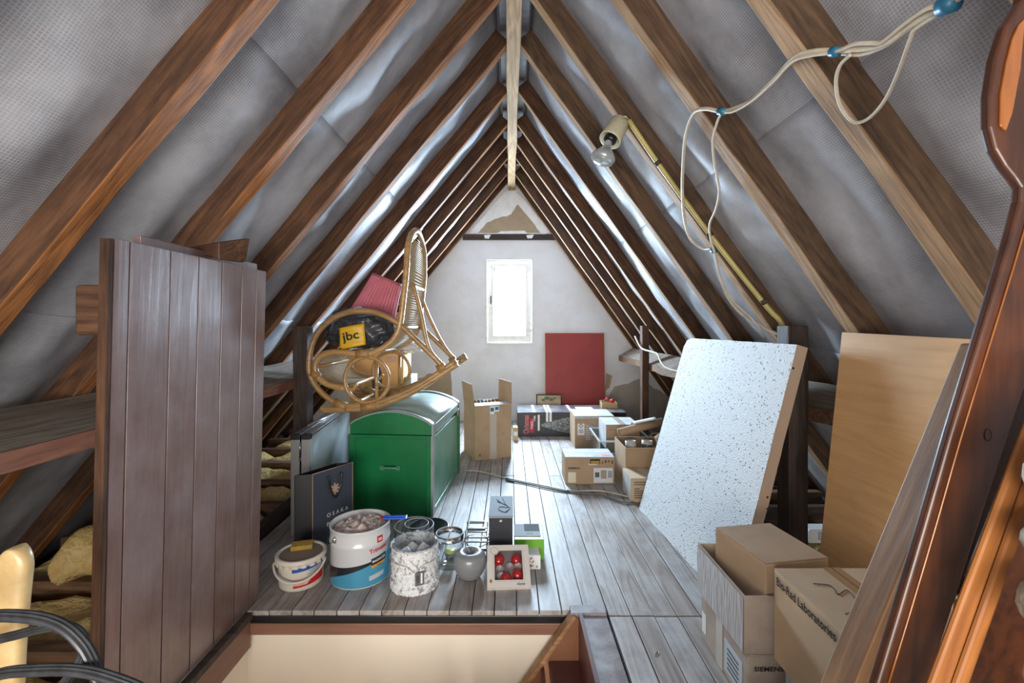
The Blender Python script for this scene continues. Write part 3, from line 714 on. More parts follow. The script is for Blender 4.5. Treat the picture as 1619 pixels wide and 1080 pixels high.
obj('lid', m, m_greenlid, tk, M, solid=.005)
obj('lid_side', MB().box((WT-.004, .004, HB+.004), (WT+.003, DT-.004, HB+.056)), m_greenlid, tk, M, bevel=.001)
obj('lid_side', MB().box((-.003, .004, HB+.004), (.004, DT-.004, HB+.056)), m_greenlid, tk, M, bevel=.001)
def strap(y0, y1, mat, lift, nm):
    m = MB(); a = [(x, z+lift) for x, z in pr[1:-1]]
    vs = []
    for x, z in a: vs += [(x, y0, z), (x, y1, z), (x, y0, z+.006), (x, y1, z+.006)]
    m.add(vs, [f for i in range(len(a)-1) for f in ((i*4+2, i*4+3, i*4+7, i*4+6), (i*4, i*4+2, i*4+6, i*4+4), (i*4+1, i*4+5, i*4+7, i*4+3))], True)
    m.box((WT, y0, HB), (WT+.008, y1, HB+.062)); m.box((-.008, y0, HB), (0, y1, HB+.062)); return obj(nm, m, mat, tk, M)
strap(.0, .05, m_band, .004, 'band'); strap(DT-.06, DT, m_band, .004, 'band'); strap(.05, .055, m_blackp, .006, 'strap'); strap(DT-.066, DT-.06, m_blackp, .006, 'strap')
for y in (0, DT-.05): obj('corner_post', MB().box((WT-.008, y, 0), (WT+.006, y+.05, HB)), m_band if y == 0 else m_green, tk, M, bevel=.002)
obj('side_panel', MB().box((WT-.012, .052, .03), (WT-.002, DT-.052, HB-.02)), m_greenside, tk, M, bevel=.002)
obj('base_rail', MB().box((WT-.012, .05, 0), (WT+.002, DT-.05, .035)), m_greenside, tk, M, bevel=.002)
obj('end_board', MB().box((.001,.0,0), (.034,.014,HB)).box((WT-.034,.0,0), (WT-.009,.014,HB)).box((.034,.0,HB-.02), (WT-.034,.012,HB)), m_green, tk, M, bevel=.002)
obj('handle', MB().tube(smooth([(.20,-.002,.285),(.205,-.02,.288),(.25,-.026,.29),(.295,-.02,.288),(.30,-.002,.285)], 4), .006, 8).box((.19,-.006,.272), (.215,.002,.296)).box((.285,-.006,.272), (.31,.002,.296)), m_greenside, tkb, M)
obj('latch', MB().box((WT+.001, DT-.10, HB-.03), (WT+.012, DT-.07, HB+.02)), m_steel, tk, M, bevel=.002)
rivet = MB()
for i in range(1, 8):
    x, z = arc(i/8); rivet.lathe([(.004, 0), (.003, .002), (0.0005, .003)], 8, c=(x, .003, z-.012), M=Matrix.Rotation(math.pi/2, 4, 'X'))
obj('rivets', rivet, m_steel, tk, M)['kind'] = 'stuff'

# folded aluminium table
fo = V((-1.165, 2.42, 0)); a = math.radians(5.5)
M = quadmat(fo, (math.cos(a), math.sin(a), 0), (-math.sin(a), math.cos(a), 0))
al = tag(link('folding_table', None, None, M), 'folded aluminium table with black corners standing behind the gift bag', 'folding table')
for i, x in enumerate((0, .054)):
    ef_ = obj('edge_frame', MB().box((x, 0, 0), (x+.046, .012, .537)).box((x, .012, .522), (x+.046, .84, .537)).box((x, .012, 0), (x+.046, .84, .015)).box((x, .828, .015), (x+.046, .84, .522)), m_alu, al, M, bevel=.002)
    obj('table_leaf', MB().box((x+.040 if i else x+.002, .012, .015), (x+.0475 if i else x+.010, .828, .522)), m_lam, al, M)
    obj('corner_cap', MB().box((x-.002, -.003, .512), (x+.048, .03, .540)), m_blackp, ef_, M, bevel=.004)
    for y in (.25, .55): obj('leg_tube', MB().tube([(x+.024, y, .03), (x+.024, y+.2, .50)], .009, 8), m_alu, al, M)
obj('latch', MB().tube([(.050, -.002, .50), (.050, -.008, .47), (.050, -.006, .42)], .004, 8).box((.044, -.004, .40), (.056, .001, .43)), m_steel, al, M)
for y in (.30, .34, .38): obj('leg_tube', MB().tube([(.02, y-.1, .543), (.075, y+.28, .543)], .006, 8), m_alu, al, M)
# black paper gift bag
A, B, Cc, D = V((-1.056, 2.232, 0)), V((-.975, 2.25, 0)), V((-.848, 2.455, 0)), V((-.93, 2.437, 0))
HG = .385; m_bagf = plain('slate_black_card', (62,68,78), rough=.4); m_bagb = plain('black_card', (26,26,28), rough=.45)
gb = thing('gift_bag', 'black paper carrier bag with rope handle and flower emblem beside the trunk', 'bag', (A+Cc)/2)
z = V((0,0,HG)); 
def wallq(p, q, th, mat, nm):
    n = (q-p).cross(V((0,0,1))).normalized()*th
    return obj(nm, MB().hexa([p, q, q-n, p-n, p+z, q+z, q+z-n, p+z-n]), mat, gb)
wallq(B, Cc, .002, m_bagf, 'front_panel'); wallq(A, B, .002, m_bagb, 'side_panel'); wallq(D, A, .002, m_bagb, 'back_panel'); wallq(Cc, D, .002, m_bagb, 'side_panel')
ud = (Cc-B).normalized(); fn_ = ud.cross(V((0,0,1))).normalized()
def BP(s, h, o=.003): return B+ud*s+V((0,0,h))+fn_*o
LB = (Cc-B).length
obj('rope_handle', MB().tube(smooth([BP(LB*.36,.345,.0), BP(LB*.36,.345,.008), BP(LB*.40,.28,.012), BP(LB*.52,.235,.014), BP(LB*.64,.275,.012), BP(LB*.68,.345,.008), BP(LB*.68,.345,0)], 6), .0042, 8), m_blackp, gb)
m_tan = plain('rose_gold_print', (196,160,136), rough=.4)
fm = MB()
for k in range(8):
    an = 2*math.pi*k/8; cs, sn = math.cos(an), math.sin(an); c0 = (LB*.53, .275)
    q = [(0.002,-.002),(.024,-.006),(.032,0),(.024,.006),(.002,.002)]
    fm.prism([(c0[0]+x*cs-y*sn, c0[1]+x*sn+y*cs) for x, y in q], B+fn_*(.0022+.0002*k), ud, (0,0,1), .001)
obj('flower_emblem', fm, m_tan, gb)
text('O S A K A', BP(.080, .143), ud, (0,0,1), .130, .020, m_white, gb)
text('P A R I S', BP(.080, .098), ud, (0,0,1), .115, .020, m_white, gb)
obj('edge_trim', MB().tube([BP(0,.0,.001), BP(0,HG,.001)], .0015, 5).tube([BP(0,HG,.001), BP(LB,HG,.001)], .0015, 5).tube([BP(LB,0,.001), BP(LB,HG,.001)], .0015, 5), m_tan, gb)

# ================================================================== boxes behind the chair
M = yawM((-1.31, 3.72, .46), 0); sz = (.44, .3, .43)
t = carton('tall orange-lit brown carton seen through the rocking chair rings', M, sz, plain('orange_lit_carton', (226,176,112), rough=.7), tape=m_tape)  # orange light on the cardboard is put into its base colour
patch('printed_label', M, 'front', .30, .385, .36, .41, m_tan, t, sz)
ftext('PRODUIT DE', M, 'front', .27, .12, .08, .012, m_ink, t, sz); ftext('LAVAGE', M, 'front', .27, .10, .06, .012, m_ink, t, sz)
obj('barcode', MB().box((0,0,0), (.001,.001,.001)), m_ink, t, M) if False else None
bar = MB()
for i in range(22): bar.box((.05+i*.005, -.0015, .10), (.052+i*.005+.002*(i % 3 == 0), -.0005, .14))
obj('barcode', bar, m_ink, t, M)['kind'] = 'stuff'
bottle = MB(); bottle.prism([(.19,.14),(.26,.14),(.27,.25),(.25,.32),(.235,.33),(.23,.37),(.21,.37),(.205,.33),(.19,.31),(.18,.22)], (0,-.001,0), (1,0,0), (0,0,1), .001)
obj('printed_picture', bottle, m_ink, t, M)
carton('brown carton standing under the orange-lit carton behind the trunk', yawM((-1.34, 3.70, 0), 0), (.44, .36, .455), m_card2, tape=m_tape)
carton('narrow white box beside the orange-lit carton', yawM((-.865, 3.76, .46), 0), (.05, .26, .24), m_cardtop, name='white_box')
carton('low stack base carton of pale card between trunk and gable', yawM((-.89, 3.68, 0), 0), (.14, .40, .455), m_card2)
pp = thing('crumpled_paper', 'crumpled white paper on top of the orange-lit carton', 'paper', (-.80, 3.85, .90))
obj('sheet', blob((-.86, 3.86, .945), .10, .09, .042, .7, 5.0), m_white, pp)

# tall open carton behind the trunk
p0, p1, p2 = V((-.288, 3.77, 0)), V((.016, 3.89, 0)), V((-.42, 4.08, 0))
ux = (p1-p0).normalized(); M = quadmat(p0, ux, V((-ux.y, ux.x, 0))); sz = (.325, .33, .45)
t = open_box('tall open brown carton with raised flaps right of the green trunk', M, sz, m_card)
flap(M, (0, sz[1], .45), (0, 0, .45), (-.12, 0, 1), .185, m_card, t)
flap(M, (sz[0], 0.0, .45), (sz[0], sz[1], .45), (.05, .1, 1), .185, m_card, t)
flap(M, (0, .004, .45), (sz[0], .004, .45), (0, 1, .06), .10, m_cardtop, t)
patch('address_label', M, 'front', .13, .17, .375, .445, m_white, t, sz); patch('address_label', M, 'front', .172, .212, .395, .445, m_white, t, sz)
patch('blue_logo', M, 'front', .135, .165, .40, .43, m_btape, t, sz, .002); patch('blue_logo', M, 'front', .177, .207, .41, .435, m_btape, t, sz, .002)
patch('tape', M, 'front', .13, .19, .0, .372, m_tapec, t, sz)
patch('address_label', M, 'front', .245, .25, .2, .21, m_ink, t, sz)
ftext('4', M, 'front', .03, .03, .02, .025, m_ink, t, sz)
wr = thing('wire_rack', 'dark wire rack lying inside the tall open carton', 'rack', M@V((.12, .2, .38)))
m = MB()
for i in range(7):
    m.tube([M@V((.04+i*.035, .12, .40+.02*math.sin(i))), M@V((.06+i*.035, .30, .46))], .0025, 6)
for i in range(4): m.tube([M@V((.03, .13+.05*i, .405+.014*i)), M@V((.28, .14+.05*i, .405+.014*i))], .0025, 6)
obj('wires', m, m_blackp, wr)
sb = carton('tiny yellow and white box between tall carton and tree box', yawM((.035, 4.42, 0), 3), (.045, .10, .13), m_crate, name='small_box')
patch('label', WM[sb.name], 'front', .002, .04, .05, .09, m_white, sb, (.045,.1,.13))

# black christmas tree box
M = yawM((.077, 4.60, 0), 0); sz = (1.10, .42, .245)
m_tbox = plain('black_photo_carton', (40,40,46), rough=.35, c2=(62,62,70), bl=.6, nscale=5, coat=.2)
t = carton('long black printed Christmas tree carton lying before the red board', M, sz, m_tbox, topmat=plain('grey_glossy_carton_top', (92,92,98), rough=.3, c2=(190,190,190), bl=.5, nscale=6, coat=.4))
ftext('Christmas', M, 'front', .115, .03, .185, .055, plain('pink_script', (226,120,130), rough=.5), t, sz, vertical=True)
patch('red_ribbon', M, 'front', .125, .165, .04, .185, m_red, t, sz); ftext('TREE', M, 'front', .158, .07, .085, .022, m_white, t, sz, vertical=True)
ftext('Tree', M, 'front', .185, .15, .06, .03, m_white, t, sz, vertical=True)
for x in (.30, .335): patch('packing_tape', M, 'front', x-.012, x+.012, .15, .245, m_smear, t, sz, .0014); patch('packing_tape', M, 'top', x-.012, x+.012, 0, .42, m_white, t, sz)
for x in (.17, .55): patch('packing_tape', M, 'top', x-.014, x+.014, 0, .42, m_white, t, sz)
patch('packing_tape', M, 'front', .205, .225, .06, .22, m_smear, t, sz, .0014)
patch('address_label', M, 'top', .62, .80, .05, .30, m_white, t, sz)
tm = MB(); random.seed(3)
for i in range(1700):
    u = random.random()**.7; half = .012+.105*u; x = .235+.42*u; z = .115+random.uniform(-1, 1)*half; z = max(.008, min(.225, z))
    an = random.choice((1, -1))*random.uniform(.4, 1.2); l = random.uniform(.006, .016); dx, dz = math.cos(an)*l, math.sin(an)*l; wq = .0038
    tm.add([(x, -.0022-random.random()*.0006, z), (x+wq, -.0022, z), (x+dx, -.0024, z+dz)], [(0, 1, 2)])
m_leafp = plain('frosted_tree_print', (206,216,218), rough=.5, c2=(110,126,122), bl=.7, nscale=60)
obj('printed_tree', tm, m_leafp, t, M)['kind'] = 'stuff'
sn = MB()
for i in range(140):
    x, z = random.uniform(.02, .66), random.uniform(.01, .235); sn.add([(x, -.002, z), (x+.0025, -.002, z), (x+.0012, -.002, z+.0028)], [(0,1,2)])
obj('printed_snow', sn, m_white, t, M)['kind'] = 'stuff'
random.seed(11)
# picture and red board against the gable
a = .04
M = quadmat((.405, 5.16, 0), (1,0,0), (0, math.cos(.1), math.sin(.1)*0+0)); 
Mr = Matrix.Translation(V((.408, 5.22, .0))) @ Matrix.Rotation(-.09, 4, 'X')
rb = tag(link('red_board', None, None, Mr), 'tall plain red painted board leaning on the gable wall', 'board')
m_redb = plain('red_board_paint', (156,56,50), rough=.55, c2=(138,46,44), bl=.6, nscale=5)
obj('face', MB().box((.004, 0, .004), (.69, .006, 1.036)), m_redb, rb, Mr, bevel=.001)
obj('edge', MB().box((0, .002, 0), (.694, .018, 1.04)), m_card2, rb, Mr, bevel=.001)
Mr = Matrix.Translation(V((.300, 5.13, .0))) @ Matrix.Rotation(-.12, 4, 'X')
pf = tag(link('picture', None, None, Mr), 'small landscape picture in thin dark frame, half hidden by tree carton', 'picture')
ring = MB().box((0,0,0), (.29,.018,.012)).box((0,0,.33), (.29,.018,.342)).box((0,0,.012), (.012,.018,.33)).box((.278,0,.012), (.29,.018,.33))
obj('frame', ring, m_dark, pf, Mr)
obj('print', MB().box((.012,.006,.012), (.278,.010,.33)), plain('pale_landscape_print', (206,190,150), rough=.5, c2=(150,90,80), bl=.7, nscale=9), pf, Mr)
m = MB()
for (x, z, r) in ((.12,.30,.03),(.17,.285,.025),(.21,.30,.018),(.08,.28,.02)): m.prism([(x+r*math.cos(k*.7), z+r*.7*math.sin(k*.7)) for k in range(9)], (0,.0055,0), (1,0,0), (0,0,1), .0006)
obj('painted_foliage', m, plain('painted_green', (92,120,84), rough=.6), pf, Mr)
# crate of baubles on the tree box
M = yawM((.972, 4.80, .247), -4); sz = (.16, .20, .058)
cr = open_box('small wooden crate of red baubles on the tree carton', M, sz, m_crate, name='wooden_crate', cat='crate', t_=.006)
for k, (x, y, z, r, mt) in enumerate(((.07,.12,.075,.026,m_redball),(.115,.06,.070,.026,m_redball))):
    b = thing('bauble', ['red glass bauble at the back of the wooden crate', 'red glass bauble at the front of the wooden crate'][k], 'bauble', M@V((x,y,z)))
    obj('ball', MB().lathe([(max(.0004, r*math.sin(math.pi*i/12)), -r*math.cos(math.pi*i/12)) for i in range(13)], 20), m_redball, b, WM[b.name]); obj('cap', MB().lathe([(.006, 0), (.006, .008), (.001, .009)], 10, c=(0,0,r-.002)), m_steel, b, WM[b.name])
gl = thing('garland', 'green and gold tinsel garland heaped in the wooden crate', 'decoration', M@V((.08,.1,.03)))
m = MB(); gm = MB()
for i in range(260):
    p = M@V((random.uniform(.015,.145), random.uniform(.015,.185), random.uniform(.01,.062))); q = p+V((random.uniform(-.018,.018), random.uniform(-.018,.018), random.uniform(-.008,.012)))
    (m if i % 2 else gm).tube([p, q], .0022, 4)
obj('leaves', m, plain('tinsel_green', (80,120,80), rough=.4), gl)['kind'] = 'stuff'; obj('tinsel', gm, plain('tinsel_gold', (220,200,150), rough=.3), gl)['kind'] = 'stuff'

# ================================================================== right hand cartons
# hazard label carton
M = yawM((.594, 4.16, 0), 0); sz = (.36, .34, .296)
t = carton('brown carton with hazard diamond label, behind the clear bin', M, sz, m_card, topmat=m_cardtop)
patch('top_lip', M, 'front', 0.0, .36, .27, .295, m_cardtop, t, sz, .002)
patch('label', M, 'front', .025, .088, .12, .225, m_white, t, sz); patch('print_panel', M, 'front', .092, .28, .06, .225, m_cardg, t, sz)
m = MB().prism([(.056,.228),(.078,.205),(.056,.182),(.034,.205)], (0,-.003,0), (1,0,0), (0,0,1), .0008); obj('hazard_diamond', m, m_black, t, M)
m = MB().prism([(.056,.222),(.072,.205),(.056,.188),(.040,.205)], (0,-.0040,0), (1,0,0), (0,0,1), .0006); obj('hazard_diamond', m, m_white, t, M)
M2 = M.copy(); ftext('!', M, 'front', .0535, .195, .005, .02, m_black, t, (0,0,0)).location.y += -.003
for i in range(3): patch('text_line', M, 'front', .035, .078, .165-i*.012, .170-i*.012, m_ink, t, sz, .002)
for i in range(7): patch('text_line', M, 'front', .10, .23, .20-i*.020, .204-i*.020, m_white, t, sz, .002)
# clear bin with a carton inside
M = yawM((.700, 3.53, 0), -1); sz = (.40, .44, .228)
t = open_box('clear plastic storage bin holding a white topped carton', M, sz, m_bin, name='storage_bin', cat='storage bin', t_=.004)
rim = MB().box((-.012,-.012,.218), (.412,0,.230)).box((-.012,.44,.218), (.412,.452,.230)).box((-.012,0,.218), (0,.44,.230)).box((.40,0,.218), (.412,.44,.230))
obj('rim', rim, m_lam, t, M, bevel=.002)
obj('latch', MB().box((-.004,-.02,.07), (.06,-.002,.10)), m_lam, t, M, bevel=.003)
M = yawM((.775, 3.66, .125), 0); sz = (.27, .30, .20)
t = carton('closed carton with dusty white top set in the clear bin', M, sz, m_card, topmat=m_cardtop, tape=m_tapec, seam='y')
patch('carton_side_paper', M, 'left', .002, .298, .002, .198, m_cardtop, t, sz)
patch('text_line', M, 'front', .02, .11, .155, .158, m_ink, t, sz); ftext('O', M, 'front', .10, .15, .014, .014, m_ink, t, sz); patch('text_line', M, 'front', .15, .17, .165, .169, m_ink, t, sz)
patch('tape', M, 'front', .12, .145, .17, .2, m_tan, t, sz)
tl = thing('tool_case', 'dark grey plastic case inside the front of the clear bin', 'case', (.85, 3.58, .01))
obj('case', MB().box((.80, 3.55, .008), (1.08, 3.645, .12)), plain('grey_case', (90,92,98), rough=.4), tl, bevel=.01); obj('handle', MB().tube(smooth([(.86,3.58,.12),(.865,3.58,.14),(.95,3.58,.142),(.955,3.58,.12)], 4), .006, 8), m_blackp, tl)
# SIEMENS carton on the floor
M = yawM((.392, 3.215, 0), 0); sz = (.348, .22, .193)
t = carton('cardboard box with open slot and white label, nearest on the mid floor', M, sz, m_card, topmat=m_cardtop)
ftext('SIEMENS', M, 'front', .018, .108, .085, .013, m_black, t, sz)
patch('label', M, 'front', .02, .075, .012, .085, plain('cream_label', (222,214,186), rough=.6), t, sz)
patch('shipping_label', M, 'front', .20, .335, .012, .115, plain('blue_white_label', (214,222,230), rough=.5), t, sz)
patch('slot', M, 'front', .175, .245, .145, .178, m_black, t, sz); patch('slot_card', M, 'front', .18, .24, .146, .166, plain('ochre_card', (176,140,60), rough=.7), t, sz, .002)
patch('label_print', M, 'front', .21, .24, .05, .085, m_ink, t, sz, .002); patch('label_print', M, 'front', .25, .29, .04, .10, m_cardg, t, sz, .002)
for i in range(4): patch('label_print', M, 'front', .30, .33, .05+i*.012, .056+i*.012, m_ink, t, sz, .002)
for i, x in enumerate((.262, .285, .308, .331)):
    m = MB(); 
    if i == 0: m.prism([(x-.007,.148),(x+.005,.148),(x+.005,.166),(x+.001,.166),(x+.001,.152),(x-.007,.152)], (0,-.002,0), (1,0,0), (0,0,1), .001)
    elif i == 1: m.prism([(x-.001,.146),(x+.001,.146),(x+.001,.154),(x+.006,.160),(x+.005,.168),(x-.005,.168),(x-.006,.160),(x-.001,.154)], (0,-.002,0), (1,0,0), (0,0,1), .001)
    elif i == 2: m.prism([(x-.001,.148),(x+.001,.148),(x+.001,.160),(x+.008,.160),(x+.004,.168),(x-.004,.168),(x-.008,.160),(x-.001,.160)], (0,-.002,0), (1,0,0), (0,0,1), .001)
    else: m.prism([(x-.006,.146),(x+.006,.146),(x+.002,.157),(x+.006,.168),(x-.006,.168),(x-.002,.157)], (0,-.002,0), (1,0,0), (0,0,1), .001)
    obj('handling_symbol', m, m_black, t, M)
patch('pink_sticker', M, 'top', .27, .325, .03, .06, plain('pink_paper', (226,140,140), rough=.6), t, sz)
patch('torn_strip', M, 'front', .165, .225, .138, .144, m_white, t, sz, .004)
# lower printed carton and the open carton behind it
M = yawM((.768, 2.885, 0), 0); sz = (.24, .215, .152)
t = carton('small printed carton on the floor by the foam board corner', M, sz, m_card2, tape=m_tapec, seam='y')
patch('paper_side', M, 'left', .004, .21, .004, .148, m_cardtop, t, sz)
for i, wv_ in enumerate((.09, .09, 0, .035, .07, .06, .075, .06)):
    if wv_: patch('text_line', M, 'front', .02, .02+wv_, .125-i*.014, .131-i*.014, m_ink, t, sz)
M = yawM((.79, 3.11, 0), 0); sz = (.30, .32, .285)
t = open_box('open carton holding grey pipe ends, beside the clear bin', M, sz, m_card)
flap(M, (sz[0], .0, .285), (sz[0], sz[1], .285), (1, 0, .8), .12, m_card, t); flap(M, (0, sz[1], .285), (0, 0, .285), (-.3, 0, 1), .0001, m_card, t) if False else None
m_pvc = plain('grey_pvc_pipe', (188,186,180), rough=.5)
def pipe(label, c, dz, tilt, mat, r=.033, l=.22):
    M = Matrix.Translation(V(c)) @ Matrix.Rotation(tilt[0], 4, 'X') @ Matrix.Rotation(tilt[1], 4, 'Y')
    p = tag(link('pipe', None, None, M), label, 'pipe')
    obj('tube', MB().lathe([(r*.86, 0), (r, 0), (r, l-.05), (r*1.14, l-.045), (r*1.14, l), (r*.95, l), (r*.95, l-.045), (r*.86, l-.05), (r*.86, 0)], 28), mat, p, M); return p
p = pipe('left grey plastic pipe end standing in the open carton', (.862, 3.19, .09), 0, (-.1, -.05), m_pvc)
p = pipe('right grey plastic pipe end with dark band in the open carton', (.955, 3.20, .09), 0, (-.1, .08), m_pvc)
obj('dark_band', MB().lathe([(.0385, .168), (.0385, .195)], 28), plain('dark_grey_band', (70,72,78), rough=.4), p, WM[p.name])
p = tag(link('cardboard_tube', None), 'brown cardboard tube lying across the open carton', 'tube')
d0, d1 = V((.815, 3.40, .322)), V((1.14, 3.46, .385))
Q = (d1-d0).normalized().to_track_quat('Z', 'Y').to_matrix().to_4x4(); Q.translation = d0
obj('tube_wall', MB().lathe([(.024, 0), (.030, 0), (.030, .36), (.024, .36), (.024, 0)], 24), m_card, p, Q)
pr_ = thing('paper_roll', 'white paper sheet draped over the cardboard tube', 'paper', (1.0, 3.46, .34))
def sh(u, v): return V((.93+.17*u, 3.41+.12*v, -.0+.392+.035*u-.10*(v-.3)**2))
obj('sheet', MB().grid(sh, 8, 8, True), m_white, pr_, solid=.002)
# ================================================================== FOAM BOARD
fb_, ft, nt, nb = V((.788,2.78,.002)), V((1.077,2.78,1.045)), V((1.135,1.80,1.045)), V((.872,1.80,.002))
fb = thing('foam_board', 'big white speckled insulation board leaning on the right post', 'insulation board', (.9, 2.3, 0))
T = NT('speckled_foam_face'); vec = coords(T, (1,1,1), rnd=False)
vo = T.n('ShaderNodeTexVoronoi'); vo.inputs['Scale'].default_value = 88; T.l(vec, vo.inputs['Vector'])
nz = noisen(T, vec, 9, 4, .6); thr = mathn(T, 'MULTIPLY', nz, .42); sp_ = mathn(T, 'LESS_THAN', vo.outputs['Distance'], mathn(T, 'SUBTRACT', mathn(T, 'MULTIPLY', vo.outputs['Color'], .85), .36))
vs_ = T.n('ShaderNodeTexVoronoi'); vs_.inputs['Scale'].default_value = 210; T.l(vec, vs_.inputs['Vector'])
col = mixc(T, mathn(T, 'MULTIPLY', sp_, .9), lin((226,232,236)), lin((52,54,60))); T.l(col, T.b.inputs['Base Color']); T.set(Roughness=.6)
bump(T, mathn(T, 'SUBTRACT', mathn(T, 'ADD', vs_.outputs['Distance'], noisen(T, vec, 40, 4, .6)), mathn(T, 'MULTIPLY', sp_, .8)), .6, .004)
m_foam = T.m
T = NT('foam_edge'); vec = coords(T, (1,1,1), rnd=False); vo = T.n('ShaderNodeTexVoronoi'); vo.inputs['Scale'].default_value = 30; T.l(vec, vo.inputs['Vector'])
sp_ = mathn(T, 'LESS_THAN', vo.outputs['Distance'], mathn(T, 'SUBTRACT', mathn(T, 'MULTIPLY', vo.outputs['Color'], .5), .22))
col = mixc(T, sp_, lin((188,164,142)), lin((52,44,40))); T.l(col, T.b.inputs['Base Color']); T.set(Roughness=.85); m_fedge = T.m
nrm = (ft-fb_).cross(nb-fb_).normalized(); nrm = nrm if nrm.x < 0 else -nrm
# face: jagged outline, with the far top corner rounded
def bil(u, v): return fb_.lerp(nb, u).lerp(ft.lerp(nt, u), v)
out = []
def edge(pts, n):
    for a, b in zip(pts, pts[1:]):
        for j in range(n): out.append((a[0]+(b[0]-a[0])*j/n, a[1]+(b[1]-a[1])*j/n))
edge([(0,0),(1,0),(1,1),(.06,1),(.02,.985),(0,.95),(0,0)], 22)
mb = MB(); vs = []
for i, (u, v) in enumerate(out):
    j = .0035*noise.noise(V((u*40, v*40, 0))); vs.append(bil(u+j*(v not in (0, 1)), v+j))
k = len(vs); th = .028
mb.add([p for p in vs]+[p-nrm*th for p in vs], [tuple(reversed(range(k))), tuple(range(k, 2*k))])
obj('speckled_face', mb, m_foam, fb)
mb = MB(); mb.add([p-nrm*.0005 for p in vs]+[p-nrm*(.048) for p in vs], [(i, (i+1) % k, k+(i+1) % k, k+i) for i in range(k)]+[tuple(range(k, 2*k))])
obj('board_edge', mb, m_fedge, fb)

# ================================================================== PLYWOOD
pa, pb, pc, pd = V((1.115,1.68,0.002)), V((1.15,1.24,.002)), V((1.238,1.29,1.085)), V((1.232,1.68,1.090))
M = quadmat(pa, (pb-pa), (pd-pa)); L = (pb-pa).length
po = tag(link('plywood_sheet', None, None, M), 'honey coloured plywood sheet leaning on the rafters behind the cartons', 'board')
mp_ = MB(); hh = 1.10
mp_.hexa([(0,0,-.014),(L,0,-.014),(L+.03,hh-.012,-.014),(0,hh,-.014),(0,0,0),(L,0,0),(L+.03,hh-.012,0),(0,hh,0)])
obj('face', mp_, m_ply, po, M, bevel=.001)
# ================================================================== FRONT RIGHT CARTONS
M = yawM((.69, 1.322, 0), 0); sz = (.30, .32, .163)
t = carton('bottom carton of the near right stack, under the grey open tray', M, sz, m_cardg)
ftext('SIEMENS', M, 'front', .018, .118, .085, .013, m_black, t, sz)
patch('label', M, 'left', .28, .31, .03, .10, m_white, t, sz); patch('shipping_label', M, 'left', .03, .14, .02, .12, m_lam, t, sz)
for i in range(5): patch('label_print', M, 'left', .05, .12, .035+i*.015, .041+i*.015, m_ink, t, sz, .002)
patch('tape', M, 'left', .155, .20, .0, .163, m_tapec, t, sz)
M = yawM((.682, 1.325, .164), 0); sz = (.315, .325, .168)
t = open_box('grey open cardboard tray with scuffed side on the near right stack', M, sz, m_cardg)
fr_pl = MB()
fr_pl.grid(lambda u, v: V((-.0025-.0022*abs(noise.noise(V((u*22+2*v, v*3, 0))))-.001*noise.noise(V((u*60, v*2, 5))), .325-.323*u, .003+.160*v)), 120, 14, True)
obj('wrinkled_film', fr_pl, plain('dusty_film', (176,172,172), rough=.35, coat=.3), t, M)
fm_ = thing('black_foam_sheet', 'black sheet lining the grey tray beside the plain carton', 'sheet', (.71, 1.5, .2))
obj('sheet', MB().hexa([(.690,1.335,.172),(.70,1.335,.172),(.70,1.63,.172),(.690,1.63,.172),(.692,1.335,.28),(.707,1.335,.28),(.707,1.60,.26),(.692,1.60,.26)]), m_blackp, fm_)
ci = V((.752,1.34,.171)); ux = (V((.965,1.372,0))-V((.763,1.34,0))).normalized()
M = quadmat(ci, ux, V((-ux.y, ux.x, 0))); sz = (.212, .245, .25)
t = carton('plain brown closed carton poking out of the grey tray', M, sz, m_card, seam='none')
M = yawM((.76, 1.02, .162), 0); sz = (.33, .292, .26)
t = carton('large brown carton printed Bio-Rad Laboratories on the near right stack', M, sz, m_card2, tape=m_tape, seam='y')
ftext('Bio-Rad Laboratories', M, 'left', .272, .222, .235, .024, m_black, t, sz)
def scrib(pts): return MB().tube(smooth([V((x, y, sz[2]+.0015)) for x, y in pts], 4), .0011, 5)
obj('pen_scribble', scrib([(.06,.21),(.10,.20),(.09,.16),(.13,.18),(.12,.13),(.17,.16),(.15,.10),(.20,.14),(.19,.09),(.22,.10)]), m_black, t, M)
obj('pen_scribble', scrib([(.05,.08),(.10,.09),(.16,.05),(.10,.06),(.17,.03),(.20,.05)]), m_black, t, M)
obj('seam_line', MB().box((.1645,0,.2602), (.1665,.29,.2618)), m_black, t, M)
carton('whitish carton supporting the large printed carton at bottom right', yawM((.785, 1.03, 0), 0), (.30, .27, .161), m_cardtop, name='white_box')

# ================================================================== LEANING TIMBERS far right foreground
def lean(name, label, pxs, Y, dep, mat, zb=0, bevel=.004, cat='plank'):
    """pxs: outline (left top, left bottom, right bottom, right top) traced at depth Y, run on down to the boards"""
    (ax_, ay), (bx, by), (cx_, cy_), (dx, dy) = pxs
    def down(x0, y0, x1, y1):
        a, b = W(x0, y0, Y), W(x1, y1, Y); t = (b.z-.002)/(a.z-b.z); return b+(b-a)*t
    lt = W(ax_, ay, Y); rt = W(dx, dy, Y); lb_ = down(ax_, ay, bx, by); rb_ = down(dx, dy, cx_, cy_)
    o = thing(name, label, cat, (lb_+rb_)/2)
    M = frame(lb_, lt, up=(0,-1,0)); Mi = M.inverted()
    q = [Mi@p for p in (lb_, rb_, rt, lt)]
    m = MB().hexa([V((p.x,p.y,-dep)) for p in q]+[V((p.x,p.y,0)) for p in q])
    obj('board', m, mat, o, M, bevel=bevel); return o
lean('leaning_beam', 'pale brown rough beam leaning beside the printed carton', [(1572,545),(1351,1080),(1405,1080),(1626,545)], .80, .062, m_plank)
lean('leaning_board', 'reddish brown board edge leaning behind the pale beam and moulded post', [(1640,470),(1400,1080),(1460,1080),(1700,470)], .82, .02, m_varn)
